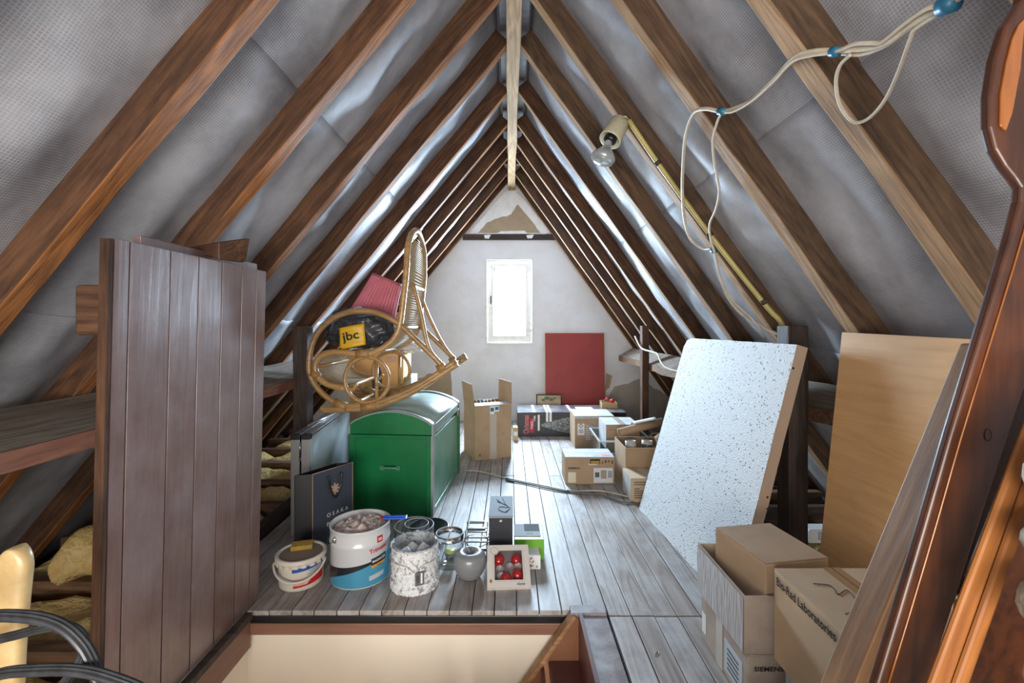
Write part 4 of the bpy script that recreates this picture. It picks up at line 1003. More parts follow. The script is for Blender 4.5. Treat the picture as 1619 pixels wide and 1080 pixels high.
lean('leaning_plank', 'left amber plank of the pair leaning at far right', [(1668,560),(1472,1080),(1506,1080),(1690,560)], .55, .008, m_amber)
lean('leaning_plank', 'right amber plank of the pair leaning at far right', [(1696,560),(1511,1080),(1536,1080),(1722,560)], .55, .008, m_amber)
lean('leaning_board', 'dark brown board filling the corner behind the amber planks', [(1700,500),(1490,1080),(1700,1080),(1790,500)], .72, .02, m_varn, cat='board')
YK = .60
kl = [(1640,-140),(1620,-60),(1603,0),(1578,40),(1562,90),(1553,150),(1553,200),(1562,235),(1578,262),(1594,282),(1603,296),(1601,318),(1590,362),(1570,430),(1530,560),(1490,690),(1450,830),(1410,965),(1375,1080),(1141,1859)]
kr = [(1214,1859),(1470,1080),(1567,780),(1640,560),(1730,300),(1800,60),(1830,-140)]
po_ = []
for px, py in [(q[0]+12, q[1]) for q in kl]+kr:
    p = W(px, py, YK); po_.append((p.x, max(p.z, .002)))
kk_ = thing('moulded_post', 'tall dark varnished furniture side with scrolled edge at the right frame edge', 'furniture part', W(1300, 1859, YK))
m = MB().prism(po_, (0, YK, 0), (1,0,0), (0,0,1), -.0001); m = MB()
k = len(po_); a = [V((x, YK, z)) for x, z in po_]; b = [V((x, YK+.015, z)) for x, z in po_]
m.add(a+b, [tuple(range(k)), tuple(reversed(range(k, 2*k)))]+[(i, k+i, k+(i+1) % k, (i+1) % k) for i in range(k)])
obj('carved_board', m, m_varn, kk_, bevel=.005, seg=4)
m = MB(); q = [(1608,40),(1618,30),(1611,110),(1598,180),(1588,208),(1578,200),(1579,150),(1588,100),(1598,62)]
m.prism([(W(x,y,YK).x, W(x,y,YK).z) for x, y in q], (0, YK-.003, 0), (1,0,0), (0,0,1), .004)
obj('lit_amber_strip', m, m_amberlit, kk_, bevel=.0015)  # orange light on the bulge, painted as a raised amber strip
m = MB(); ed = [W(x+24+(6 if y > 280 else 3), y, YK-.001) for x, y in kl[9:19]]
m.tube(smooth(ed, 3), .0012, 6); obj('scribed_line', m, m_amberlit, kk_)
m = MB().lathe([(.006, 0), (.005, -.002), (.0004, -.003)], 12, c=(0,0,0), sx=.8, sy=1.4, M=Matrix.Rotation(math.pi/2, 4, 'X')); 
mm = Matrix.Translation(W(1563, 688, YK-.001)); obj('screw_hole', m, m_black, kk_, mm)
# rough stone pier peeking in at far right
pier = thing('stone_pier', 'rough pier of cream stones at the right frame edge', 'masonry', (.60, .50, 0))
zc = .002
random.seed(5)
while zc < .93:
    h = random.uniform(.055, .085); cxx = .618+random.uniform(-.006, .006)
    obj('stone', blob((cxx, .482, zc+h/2), .056+random.uniform(-.004,.006), .044, h*.52, .14, 2.4, nu=20, nv=14), m_stone, pier); zc += h*.97

# ================================================================== LEFT FOREGROUND CHAIR AND CABLES
ch = thing('wooden_chair', 'cream painted wooden chair with curved back at bottom left', 'chair', (-1.25, .82, 0))
def post(x, y, z0, z1, w0, w1, d, nm):
    m = MB(); vs = []; N = 30; seg = 16
    for i in range(N+1):
        t = 1-(1-i/N)**2.2; ww = (w0+(w1-w0)*t)*(1 if t < .93 else math.sqrt(max(.04, 1-((t-.93)/.07)**2*.96))); zz = z0+(z1-z0)*t
        for k in range(seg):
            a = 2*math.pi*k/seg; cx_ = abs(math.cos(a))**.75*(1 if math.cos(a) >= 0 else -1); sx_ = abs(math.sin(a))**.75*(1 if math.sin(a) >= 0 else -1)
            vs.append((x+ww/2*cx_-.012*math.sin(t*3), y+d/2*sx_+.03*(t-.5)**2, zz))
    m.add(vs, [tuple(reversed(range(seg))), tuple(range(N*seg, N*seg+seg))]+[(i*seg+k, i*seg+(k+1) % seg, i*seg+seg+(k+1) % seg, i*seg+seg+k) for i in range(N) for k in range(seg)], True)
    return obj(nm, m, m_cream, ch)
post(-1.035, .95, 0, .655, .040, .072, .035, 'back_post'); post(-1.45, .95, 0, .655, .040, .072, .035, 'back_post')
def rl(z0, hgt, bow, nm, mat):
    def f(u, v):
        x = -1.42+.36*u; return V((x, .945+bow*math.sin(math.pi*u), z0+hgt*v+.012*math.sin(math.pi*u)*v))
    return obj(nm, MB().grid(f, 16, 4, True), mat, ch, solid=.018)
rl(.545, .075, .03, 'back_rail', m_cream); rl(.45, .04, .02, 'back_rail', m_cream)
m_rush = plain('woven_rush_seat', (196,160,96), rough=.7, c2=(150,112,60), bl=.8, nscale=30, bumps=.8, bscale=80)
obj('seat', MB().box((-1.45, .56, .355), (-1.03, .94, .385)), m_rush, ch, bevel=.012, seg=3)
for x in (-1.43, -1.05): obj('front_leg', MB().tube([(x, .58, 0), (x, .58, .37)], .018, 12), m_cream, ch)
for y, z in ((.58,.12),(.58,.22)): obj('stretcher', MB().tube([(-1.43, y, z), (-1.05, y, z)], .010, 8), m_cream, ch)
for x in (-1.43, -1.05): obj('stretcher', MB().tube([(x, .58, .17), (x+.0, .95, .17)], .010, 8), m_cream, ch)
m_cab = plain('black_ribbed_cable', (44,45,48), rough=.38, coat=.2, c2=(90,92,96), bl=.35, nscale=30)
cc = thing('cable_coil', 'black ribbed cable coiled on the cream chair seat', 'cable', (-1.0, .82, .39))
def arc3(pts, r, rib=True):
    p = smooth(pts, 10); return MB().ribbed(p, r)
def cw(l, Y): return [W(x, y, Y) for x, y in l]
obj('cable', arc3(cw([(-90,1010),(-30,978),(40,975),(95,988),(132,1020),(152,1060),(160,1090),(150,1150),(90,1175),(20,1168)], .80), .0105), m_cab, cc)
obj('cable', arc3(cw([(-90,1060),(-20,1018),(30,1003),(70,993),(105,990),(128,1003),(134,1030),(118,1060),(96,1088),(60,1130)], .86), .0085), m_cab, cc)
obj('cable', arc3(cw([(-60,1090),(0,1066),(60,1060),(120,1060),(170,1070),(230,1095),(250,1130),(200,1160)], .78), .0095), m_cab, cc)
obj('cable', arc3(cw([(96,988),(118,998),(130,1018),(128,1040),(112,1064),(92,1090),(70,1120)], .84), .0065), m_cab, cc)
cbx = open_box('cream box whose rim shows at the bottom edge, in front of the panel', yawM((-.83, .80, 0), 0), (.16, .18, .345), m_well, t_=.003, name='storage_box')
obj('metal_rim', MB().tube([(-.672,.80,.347),(-.672,.98,.347),(-.828,.98,.347),(-.828,.80,.347)], .0025, 6, closed=True), m_steel, cbx)
# ================================================================== SMALL OBJECTS ON THE FLOOR
def cyl_patch(name, c, R, th0, th1, zb, zt, mat, parent, n=28, lift=.0008):
    m = MB()
    def f(u, v):
        th = th0+(th1-th0)*u; z = zb(u)+(zt(u)-zb(u))*v; r = (R(z) if callable(R) else R)+lift
        return V((c[0]+r*math.sin(th), c[1]-r*math.cos(th), z))
    return obj(name, m.grid(f, n, 6, True), mat, parent)
rad = math.radians
# large paint bucket
c = V((-.672, 2.05, 0)); R = .128; H = .243
m_tin = plain('white_enamelled_tin', (214,216,218), rough=.22, coat=.3)
m_aqua = plain('aqua_print', (74,152,184), rough=.3, coat=.3); m_blk = plain('black_tin_print', (34,36,44), rough=.3, coat=.3); m_orange = plain('ochre_print', (214,150,50), rough=.35)
bk = thing('paint_bucket', 'big white and blue metal paint bucket full of rags', 'bucket', c)
Mb = Matrix.Translation(c)
obj('body', MB().lathe([(.0005,.004),(R-.006,.004),(R-.002,0),(R,.006),(R,.170),(R+.003,.174),(R+.003,.180),(R,.184),(R+.001,.235),(R+.005,H-.004),(R+.004,H),(R-.003,H),(R-.004,.20),(R-.004,.19),(.0005,.19)], 64), m_tin, bk, Mb)
cyl_patch('blue_wrap_print', c, R, rad(-62), rad(112), lambda u: .008, lambda u: .018+.122*max(0, u)**.75, m_aqua, bk)
cyl_patch('black_wrap_print', c, R, rad(-62), rad(60), lambda u: .018+.122*(u*.70)**.75, lambda u: .082+.034*u, m_blk, bk)
text('Trimetal', (0,0,.142), (1,0,0), (0,0,1), .092, .019, m_red, bk, bold=.025, wrap=(c, R+.0022, rad(34), .08))
cyl_patch('name_panel', c, R, rad(38), rad(72), lambda u: .092+.006*u, lambda u: .120+.008*u, m_blk, bk, lift=.0016)
text('MAGNATEX', (0,0,.102), (1,0,0), (0,0,1), .068, .011, m_white, bk, bold=.02, wrap=(c, R+.0030, rad(40), .08))
cyl_patch('ochre_panel', c, R, rad(38), rad(70), lambda u: .080+.006*u, lambda u: .092+.006*u, m_orange, bk, lift=.0016)
text('PRO', (0,0,.083), (1,0,0), (0,0,1), .022, .006, m_blk, bk, wrap=(c, R+.0030, rad(50), .08))
cyl_patch('white_label', c, R, rad(34), rad(66), lambda u: .030+.006*u, lambda u: .050+.006*u, m_tape if False else m_lam, bk, lift=.0016)
cyl_patch('red_badge', c, R, rad(50), rad(63), lambda u: .180, lambda u: .209, m_red, bk, lift=.0022)
text('m', (0,0,.188), (1,0,0), (0,0,1), .018, .013, m_white, bk, bold=.03, wrap=(c, R+.0035, rad(52.5), 0))
th = rad(-34); hp = c+V((R*math.sin(th), -R*math.cos(th), .205))
obj('handle_boss', MB().lathe([(.014,0),(.013,.004),(.0004,.005)], 16, M=Matrix.Rotation(math.pi/2, 4, 'X') @ Matrix.Rotation(-th, 4, 'Y')), m_steel, bk, Matrix.Translation(hp))
obj('wire_handle', MB().tube(smooth([hp+V((0,-.006,0)), hp+V((-.03,.0,-.02)), hp+V((-.055,.05,-.03)), hp+V((-.06,.12,-.02)), c+V((-.10,.10,.20))], 6), .0016, 6), m_steel, bk)
rg = thing('rags', 'pale crumpled rags heaped in the large paint bucket', 'cloth', c+V((0,0,.2)))
m_rag = plain('dirty_rag', (228,212,204), rough=.9, c2=(138,122,112), bl=.7, nscale=16, bumps=.8, bscale=26, bdist=.01)
def rag(u, v):
    r = .114*math.sqrt(v)*1.0; a = 2*math.pi*u; x, y = r*math.cos(a), r*math.sin(a)
    h = .222+.010*(1-v)+(.036*abs(noise.noise(V((x*24, y*24, 3))))+.016*math.sin(9*a+18*noise.noise(V((x*14,y*14,0))))*math.sqrt(v)*(1-v))*1.0
    return c+V((x, y, h-.010*v))
obj('cloth', MB().grid(rag, 72, 22, True), m_rag, rg)
# blue plastic tray wedged on the bucket rim
bl = thing('blue_scraper', 'small blue plastic scraper resting on the bucket rim', 'tool', c+V((.13, .02, H)))
M = quadmat(c+V((.10,.00,H+.002)), (1,.12,-.03), (-.12,1,0))
obj('blade', MB().box((0,0,0), (.105,.035,.007)), m_blue, bl, M, bevel=.002); obj('rib', MB().box((.005,.012,.007), (.10,.018,.011)), m_blue, bl, M); obj('red_end', MB().box((-.012,.004,0), (0,.031,.006)), m_red, bl, M)
# small bucket
c2 = V((-.915, 2.00, 0)); R2 = .098; H2 = .132
m_pl = plain('off_white_plastic', (214,206,192), rough=.4)
sbk = thing('plastic_tub', 'small off-white plastic filler tub with dusty lid', 'tub', c2); Ms = Matrix.Translation(c2)
obj('body', MB().lathe([(.0005,.003),(R2-.014,.003),(R2-.010,0),(R2-.008,.006),(R2-.002,.118)], 56), m_pl, sbk, Ms)
lid_ = obj('lid', MB().lathe([(R2+.004,.112),(R2+.007,.114),(R2+.007,.128),(R2+.002,H2),(R2-.006,H2),(R2-.010,H2-.006)], 56), m_pl, sbk, Ms)
obj('lid_top', MB().lathe([(R2-.010,H2-.006),(R2-.02,H2-.005),(.0005,H2-.004)], 56), plain('grey_dust', (132,116,104), rough=.95, bumps=.6, bscale=60), lid_, Ms)
Rs = lambda z: R2-.008+.006*(z/.118)
cyl_patch('blue_stripe', c2, Rs, rad(2), rad(88), lambda u: .082+.012*u, lambda u: .098+.012*u, m_navy if False else plain('blue_print', (36,84,166), rough=.3), sbk)
cyl_patch('red_print', c2, Rs, rad(4), rad(88), lambda u: .016+.012*u, lambda u: .026+.045*max(0, (u-.42)/.58)**.6+.004*u, m_red, sbk)
cyl_patch('pink_print', c2, Rs, rad(4), rad(34), lambda u: .028, lambda u: .052, plain('pink_print', (226,170,160), rough=.4), sbk, lift=.0005)
text('Polyfilla', (0,0,.094), (1,0,0), (0,0,1), .034, .009, m_white, sbk, wrap=(c2, R2-.001, rad(48), .12))
text('VULMIDDEL', (0,0,.078), (1,0,0), (0,0,1), .045, .006, m_navy, sbk, wrap=(c2, R2-.001, rad(42), .12))
text('VOOR BINNEN', (0,0,.066), (1,0,0), (0,0,1), .050, .006, m_navy, sbk, wrap=(c2, R2-.001, rad(38), .12))
hd = []
for i in range(25):
    t = i/24; a = rad(-62+150*t); rr = R2+.010+.012*math.sin(math.pi*t); hd.append(c2+V((rr*math.sin(a), -rr*math.cos(a), .100-.052*math.sin(math.pi*t)+.006)))
obj('handle', MB().tube(hd, .0045, 8), m_pl, sbk)
for i in range(9):
    a = rad(-60+i*18); p = c2+V(((R2+.005)*math.sin(a), -(R2+.005)*math.cos(a), .108)); obj('lid_tab', MB().box((-.009,-.002,-.006), (.009,.002,.006)), m_pl, sbk, Matrix.Translation(p) @ Matrix.Rotation(a, 4, 'Z'))
sp = thing('sponge', 'yellow dusty sponge lying on the filler tub lid', 'sponge', c2+V((0,0,H2)))
obj('foam', MB().box((-.045,-.026,0), (.045,.026,.020)), plain('yellow_sponge', (176,144,62), rough=.95, c2=(140,110,50), bl=.8, nscale=40, bumps=1, bscale=120), sp, Matrix.Translation(c2+V((-.012,.035,H2-.003))) @ Matrix.Rotation(.28, 4, 'Z') @ Matrix.Rotation(.08, 4, 'X'), bevel=.004)
# fluffy candle holder
c3 = V((-.4125, 1.98, 0)); R3 = .098; H3 = .182
fv = thing('candle_vase', 'white fluffy wool covered candle vase with grey tag', 'vase', c3); M3 = Matrix.Translation(c3)
m_fluff = plain('speckled_wool', (242,244,246), rough=.95, c2=(110,110,114), bl=.8, nscale=60, bumps=1, bscale=170, bdist=.006, lo=.52, hi=.62)
def fl_(u, v):
    a = 2*math.pi*u; z = .002+(H3-.006)*v; r = R3+.007*noise.noise(V((math.cos(a)*22, math.sin(a)*22, z*200)))+.005*(z < .035)+.003*noise.noise(V((a*5, z*40, 1)))
    return V((r*math.cos(a), r*math.sin(a), z))
obj('wool_cover', MB().grid(fl_, 150, 60, True), m_fluff, fv, M3)
fz = MB(); random.seed(9)
for i in range(2600):
    a = random.uniform(0, 6.283); z = H3 if i < 700 else random.choice((random.uniform(.002,.03), random.uniform(.03,H3))); r = R3-.002
    p = V((r*math.cos(a), r*math.sin(a), z-.006)); d = V((math.cos(a)*random.uniform(.3,1), math.sin(a)*random.uniform(.3,1), random.uniform(-.6,1.2))).normalized()
    q = p+d*random.uniform(.006,.013); s_ = V((-math.sin(a), math.cos(a), 0))*.0017; fz.add([p-s_, p+s_, q], [(0,1,2)])
obj('fluff', fz, m_white, fv, M3)['kind'] = 'stuff'
obj('glass_liner', MB().lathe([(.0005,.02),(R3-.008,.02),(R3-.007,H3+.004),(R3-.010,H3+.004),(R3-.011,.024),(.0005,.024)], 48), m_glass, fv, M3)
obj('inner_lining', MB().lathe([(R3-.0065,.02),(R3-.006,H3-.002)], 48), m_fluff, fv, M3)
obj('cord', MB().tube([c3+V(((R3+.007)*math.sin(a), -(R3+.007)*math.cos(a), .128-.028*math.exp(-((a-.20)/.22)**2))) for a in [(-1.9+3.8*i/40) for i in range(41)]], .0016, 6), m_cable, fv)
cyl_patch('tag', c3, R3+.008, rad(12), rad(32), lambda u: .045+.002*u, lambda u: .100+.002*u, plain('slate_tag', (96,98,104), rough=.5), fv, lift=.001)
cyl_patch('tag_strip', c3, R3+.011, rad(24), rad(28), lambda u: .055, lambda u: .098, m_white, fv, lift=.001)
text('HOME', (0,0,.060), (1,0,0), (0,0,1), .010, .030, m_black, fv, wrap=(c3, R3+.0105, rad(15), 0))
for k, (dx, dy, s_) in enumerate(((-.035,-.01,.030),(.02,-.03,.028),(.03,.03,.032),(-.02,.04,.028))):
    cz = thing('salt_crystal', ['left white crystal lump inside the fluffy vase','front white crystal lump inside the fluffy vase','right white crystal lump inside the fluffy vase','back white crystal lump inside the fluffy vase'][k], 'crystal', c3+V((dx,dy,.1)))
    bm = bmesh.new(); bmesh.ops.create_icosphere(bm, subdivisions=1, radius=s_)
    for v in bm.verts: v.co *= 1+.35*noise.noise(v.co*40+V((k*9,0,0))); v.co.z *= 1.2
    me = bpy.data.meshes.new('crystal'); bm.to_mesh(me); bm.free(); me.transform(Matrix.Translation(c3+V((dx,dy,.128)))); obj('crystal', me, m_white, cz)
    for p in ():
        pass
fil = MB().lathe([(.0005,.0),(R3-.013,.0),(R3-.013,.075),(.0005,.082)], 32)
ob = thing('candle_sand', 'white sand filling the lower half of the fluffy vase', 'sand', c3); obj('fill', fil, m_white, ob, Matrix.Translation(c3+V((0,0,.025)))); ob['kind'] = 'stuff'
# big glass cylinder with a smaller glass in it
def tumbler(label, c, R, H, t=.003, name='glass_vase', cat='vase', base=.010, rim=True):
    o = thing(name, label, cat, c)
    obj('glass', MB().lathe([(.0005,0),(R*.96,0),(R,.006),(R,H-.001),(R-t*.5,H),(R-t,H-.001),(R-t,base),(.0005,base)], 48), m_glass, o, Matrix.Translation(V(c)))
    obj('rim', MB().tube([V(c)+V(((R-t/2)*math.cos(a*math.pi/24), (R-t/2)*math.sin(a*math.pi/24), H)) for a in range(48)], .0017, 6, closed=True), m_lam, o) if rim else None
    return o
g1 = (-.462, 2.20, 0)
tumbler('wide clear glass cylinder directly behind the fluffy vase', g1, .094, .158)
tumbler('smaller clear glass standing inside the wide glass cylinder', (-.452, 2.21, .012), .058, .150, name='drinking_glass', cat='glass')
db = thing('dark_bowl', 'thin dark rimmed bowl lying behind the glass cylinder', 'bowl', (-.40, 2.42, 0))
obj('bowl', MB().lathe([(.0005,.004),(.05,.004),(.10,.05),(.104,.055),(.10,.055),(.048,.009),(.0005,.009)], 40), m_blackp, db, Matrix.Translation(V((-.43,2.42,.0)))); obj('rim', MB().tube([V((-.43+.103*math.cos(a*math.pi/20), 2.42+.103*math.sin(a*math.pi/20), .055)) for a in range(40)], .003, 6, closed=True), m_steel, db)
# silver banded glass with a tealight
c4 = V((-.282, 2.14, 0)); g4 = tumbler('clear glass with a silver band at the rim, left of the grey apple', c4, .064, .150, base=.016)
obj('silver_band', MB().lathe([(.0655,.122),(.0655,.148),(.0600,.148),(.0600,.122)], 48), m_steel, g4, Matrix.Translation(c4), label='chrome band around the rim')
tl_ = thing('tealight', 'small tealight in glass cup with yellow wax inside the banded glass', 'candle', c4+V((.01,-.005,.02)))
obj('cup', MB().lathe([(.0005,.0),(.022,0),(.034,.045),(.032,.045),(.020,.004),(.0005,.004)], 28), m_glass, tl_, Matrix.Translation(c4+V((.005,0,.018)))); obj('wax', MB().lathe([(.020,.038),(.0305,.040),(.0305,.047),(.0005,.047)], 24), plain('lime_wax', (200,206,110), rough=.4), tl_, Matrix.Translation(c4+V((.005,0,.018))))
# grey ceramic apple
c5 = V((-.1785, 2.035, 0)); ap = thing('ceramic_apple', 'glossy grey ceramic apple ornament', 'ornament', c5)
m_apple = plain('grey_glaze', (128,130,132), rough=.3, coat=.3)
prf = [(p.x, p.z) for p in smooth([V((r, 0, z)) for r, z in ((.0006,.006),(.018,.003),(.036,.0),(.052,.010),(.066,.036),(.0735,.066),(.072,.088),(.065,.104),(.052,.1125),(.038,.114),(.024,.108),(.012,.098),(.0006,.093))], 4)]
obj('body', MB().lathe(prf, 48), m_apple, ap, Matrix.Translation(c5))
obj('stem', MB().tube(smooth([c5+V((0,0,.078)), c5+V((.002,0,.10)), c5+V((-.008,.0,.125)), c5+V((-.02,0,.13))], 4), [.004]*10+[.0035]*3, 8), m_apple, ap)
# metal lantern: stacked square frames
lt_ = thing('candle_lantern', 'small silver wire lantern behind the grey apple', 'lantern', (-.16, 2.22, 0))
def sqr(z, x0, x1, y0, y1, h=.008, w_=.006): return MB().box((x0,y0,z), (x1,y0+w_,z+h)).box((x0,y1-w_,z), (x1,y1,z+h)).box((x0,y0+w_,z), (x0+w_,y1-w_,z+h)).box((x1-w_,y0+w_,z), (x1,y1-w_,z+h))
for k, z in enumerate((.0, .085, .105, .135)):
    d = .0 if k < 3 else .012; obj('square_frame', sqr(z, -.215+d, -.105-d, 2.17+d, 2.28-d, .007 if k < 3 else .014), m_steel, lt_, bevel=.001)
for x in (-.212, -.111):
    for y in (2.174, 2.274): obj('upright', MB().tube([(x, y, 0), (x, y, .14)], .0025, 6), m_steel, lt_)
obj('ring', MB().tube([(-.16+.055*math.cos(a*.3), 2.17, .095+.03*math.sin(a*.3)) for a in range(0, 21)], .002, 6), m_steel, lt_)
tb = MB()
for i in range(9): tb.tube([(-.105, 2.165, .02+i*.013), (-.098, 2.165, .026+i*.013)], .003, 6)
obj('twisted_edge', tb, m_steel, lt_)
# black gift box with silver top
M = yawM((-.0985, 2.15, 0), 0); sz = (.112, .25, .222)
gx = tag(link('gift_box', None, None, M), 'tall black gift box with silver top behind the ornament box', 'box')
obj('body', MB().box((0,0,0), (.112,.25,.212)), plain('charcoal_card', (44,46,52), rough=.35, coat=.3), gx, M, bevel=.003)
obj('lid', MB().box((-.002,-.002,.212), (.114,.252,.222)), plain('silver_card', (140,148,156), rough=.8), gx, M, bevel=.002)
obj('line_drawing', MB().tube(smooth([V((.03,.20,.2235)), V((.06,.15,.2235)), V((.095,.10,.2235)), V((.08,.04,.2235)), V((.045,.07,.2235)), V((.05,.105,.2235)), V((.09,.10,.2235)), V((.075,.15,.2235)), V((.06,.22,.2235))], 6), .0012, 5).tube(smooth([V((.035,.17,.2235)), V((.07,.14,.2235)), V((.10,.09,.2235)), V((.08,.05,.2235))], 5), .0012, 5), m_black, gx, M)
st_ = MB().prism([(.056,.19),(.058,.196),(.065,.198),(.058,.200),(.056,.207),(.054,.200),(.047,.198),(.054,.196)], (0,-.001,0), (1,0,0), (0,0,1), .0008); obj('star', st_, m_white, gx, M)
# green box
M = yawM((.022, 2.175, 0), 0); sz = (.142, .165, .100)
gn = tag(link('green_box', None, None, M), 'lime green box with grey label right of the tall black box', 'box')
m_lime = plain('lime_card', (112,176,48), rough=.45)
obj('body', MB().box((0,0,0), (.142,.165,.099)), m_lime, gn, M, bevel=.002)
patch('top_label', M, 'top', .0, .128, .03, .165, plain('grey_white_label', (176,182,186), rough=.85), gn, sz); patch('dark_label', M, 'top', .05, .125, .085, .165, plain('slate_label', (80,86,92), rough=.85), gn, sz, .002)
for i in range(7): patch('label_print', M, 'top', .06+i*.005, .062+i*.005, .05, .07, m_ink, gn, sz, .002)
# patterned box under the ornament box and one at its right
M = yawM((.020, 2.085, 0), 4); sz = (.122, .085, .062)
pb_ = tag(link('patterned_box', None, None, M), 'white box with floral print peeking right of the ornament box', 'box')
obj('body', MB().box((0,0,0), sz), m_white, pb_, M, bevel=.002)
fm2 = MB()
for i in range(46):
    a, b = random.uniform(.01,.11), random.uniform(.006,.055); q = random.uniform(0, 3); fm2.prism([(a+.004*math.cos(q+k*1.05), b+.0035*math.sin(q+k*1.05)) for k in range(6)], (0,-.0006,0), (1,0,0), (0,0,1), .0005)
obj('printed_flowers', fm2, plain('floral_print', (170,120,110), rough=.6), pb_, M)['kind'] = 'stuff'
obj('lid_print', MB().box((.01,.02,.062), (.05,.07,.0628)), plain('green_print', (120,150,90), rough=.5), pb_, M)
M = yawM((-.085, 2.07, 0), 0)
wsb = tag(link('support_box', None, None, M), 'small plain white carton tucked under the leaning ornament box', 'box'); obj('body', MB().box((0,0,0), (.095,.075,.058)), m_white, wsb, M, bevel=.002)
# ornament box leaning on them
p0 = V((-.095, 1.915, .018)); p1 = V((.088, 1.93, .018)); up_ = (V((-.098, 2.06, .118))-p0).normalized(); ux = (p1-p0).normalized()
M = quadmat(p0, ux, up_); sx, sy = .186, .185
nb_ = tag(link('ornament_box', None, None, M), 'flat white window box of red glass baubles leaning in front', 'box')
m_ivory = plain('ivory_card', (214,208,200), rough=.5)
m = MB().box((0,0,-.036), (sx,sy,-.034)).box((0,0,-.034), (sx,.003,-.002)).box((0,sy-.003,-.034), (sx,sy,-.002)).box((0,.003,-.034), (.003,sy-.003,-.002)).box((sx-.003,.003,-.034), (sx,sy-.003,-.002))
obj('tray', m, m_ivory, nb_, M)
wx0, wx1, wy0, wy1 = .032, .155, .030, .160
obj('window_frame_card', MB().box((0,0,-.002), (sx,wy0,0)).box((0,wy1,-.002), (sx,sy,0)).box((0,wy0,-.002), (wx0,wy1,0)).box((wx1,wy0,-.002), (sx,wy1,0)), m_ivory, nb_, M)
obj('inner_tray', MB().box((.004,.004,-.033), (sx-.004,sy-.004,-.030)), plain('frosted_tray', (150,138,140), rough=.35), nb_, M)
obj('window_film', MB().box((wx0,wy0,-.0025), (wx1,wy1,-.002)), m_film, nb_, M)
dots = MB()
for i in range(24):
    for (x, y) in ((wx0-.006, wy0+.13*i/23), (wx1+.006, wy0+.13*i/23), (wx0+.123*i/23, wy0-.006)): dots.box((x-.0008,y-.0008,0), (x+.0008,y+.0008,.0006))
obj('dotted_border', dots, m_black, nb_, M)['kind'] = 'stuff'
R_ = M.to_3x3()
text('Home', M@V((.11,.010,.001)), R_@V((-1,0,0)), R_@V((0,-1,0)), .032, .012, m_black, nb_, shear=.3) if False else text('Home', M@V((.078,.008,.0004)), R_@V((1,0,0)), R_@V((0,1,0)), .034, .012, m_black, nb_, shear=.3)
m = MB().prism([(.032+.022*math.cos(k*math.pi/3), .158+.020*math.sin(k*math.pi/3)) for k in range(6)], (0,0,.0010), (1,0,0), (0,1,0), .001); obj('hexagon_sticker', m, m_crate if False else m_ivory, nb_, M)
obj('hexagon_outline', MB().tube([(.032+.019*math.cos(k*math.pi/3), .158+.017*math.sin(k*math.pi/3), .0012) for k in range(6)], .0006, 5, closed=True), m_ink, nb_, M)
m = MB().prism([(.014,.018),(.018,.018),(.022,.026),(.018,.034),(.013,.034),(.010,.026)], (0,0,.001), (1,0,0), (0,1,0), .001); obj('gold_bauble_print', m, plain('gold_print', (150,116,60), rough=.4), nb_, M)
for k, (x, y, lab_) in enumerate(((.050,.128,'red bauble at top left of the window box'),(.128,.128,'red bauble at top right of the window box'),(.132,.062,'bright red bauble at bottom right of the window box'),(.080,.046,'dark red bauble at bottom middle of the window box'))):
    r = .0245; Mq = M @ Matrix.Translation(V((x, y, -.0245)))
    b = tag(link('bauble', None, None, Mq), lab_, 'bauble', None)
    obj('ball', MB().lathe([(max(.0004, r*math.sin(math.pi*i/14)), -r*math.cos(math.pi*i/14)*.88) for i in range(15)], 24), m_redball, b, Mq)
    obj('cap', MB().lathe([(.0055, 0), (.0055, .006), (.001, .007)], 10), m_steel, b, Mq @ Matrix.Rotation(math.pi/2, 4, 'X') @ Matrix.Translation(V((0,0,r-.003))))
tr_ = MB()
for (x, y) in ((.055,.085),(.10,.095),(.135,.095),(.06,.055)): tr_.lathe([(.017,0),(.010,-.008),(.0005,-.011)], 20, c=(x,y,-.014))
obj('empty_cup', tr_, plain('frosted_cups', (170,160,162), rough=.3), nb_, M)['kind'] = 'stuff'
# small litter: paper clip on boards
pc_ = thing('paper_clip', 'wire paper clip lying on the near right floorboards', 'paper clip', G(1035, 1036))
o = G(1035, 1036); obj('wire', MB().tube(smooth([o+V((x, y, .0025)) for x, y in ((0,0),(.012,.014),(.018,.010),(.006,-.006),(0,-.002),(.010,.010))], 4), .0011, 5), m_steel, pc_)

# ================================================================== FLOOR CABLE
fc = thing('floor_cable', 'white and black cables trailing across the mid floor to the foam board', 'cable', G(800, 757))
def gc(l, z=.008): return smooth([G(x, y, z) for x, y in l], 6)
obj('white_cable', MB().tube(gc([(737,744),(760,746),(800,756),(850,766),(900,776),(945,776),(975,781),(1000,788)]), .0055, 8), m_cable, fc)
obj('dark_cable', MB().tube(gc([(800,759),(830,764),(870,773),(910,779),(950,783),(985,794),(1002,795)]), .0055, 8), plain('dark_cable', (92,96,96), rough=.5), fc)
obj('tape', MB().tube([G(800,757,.009), G(812,760,.009)], .0085, 8), m_btape, fc); obj('tape', MB().tube([G(893,776,.009), G(900,777,.009)], .0085, 8), m_btape, fc)

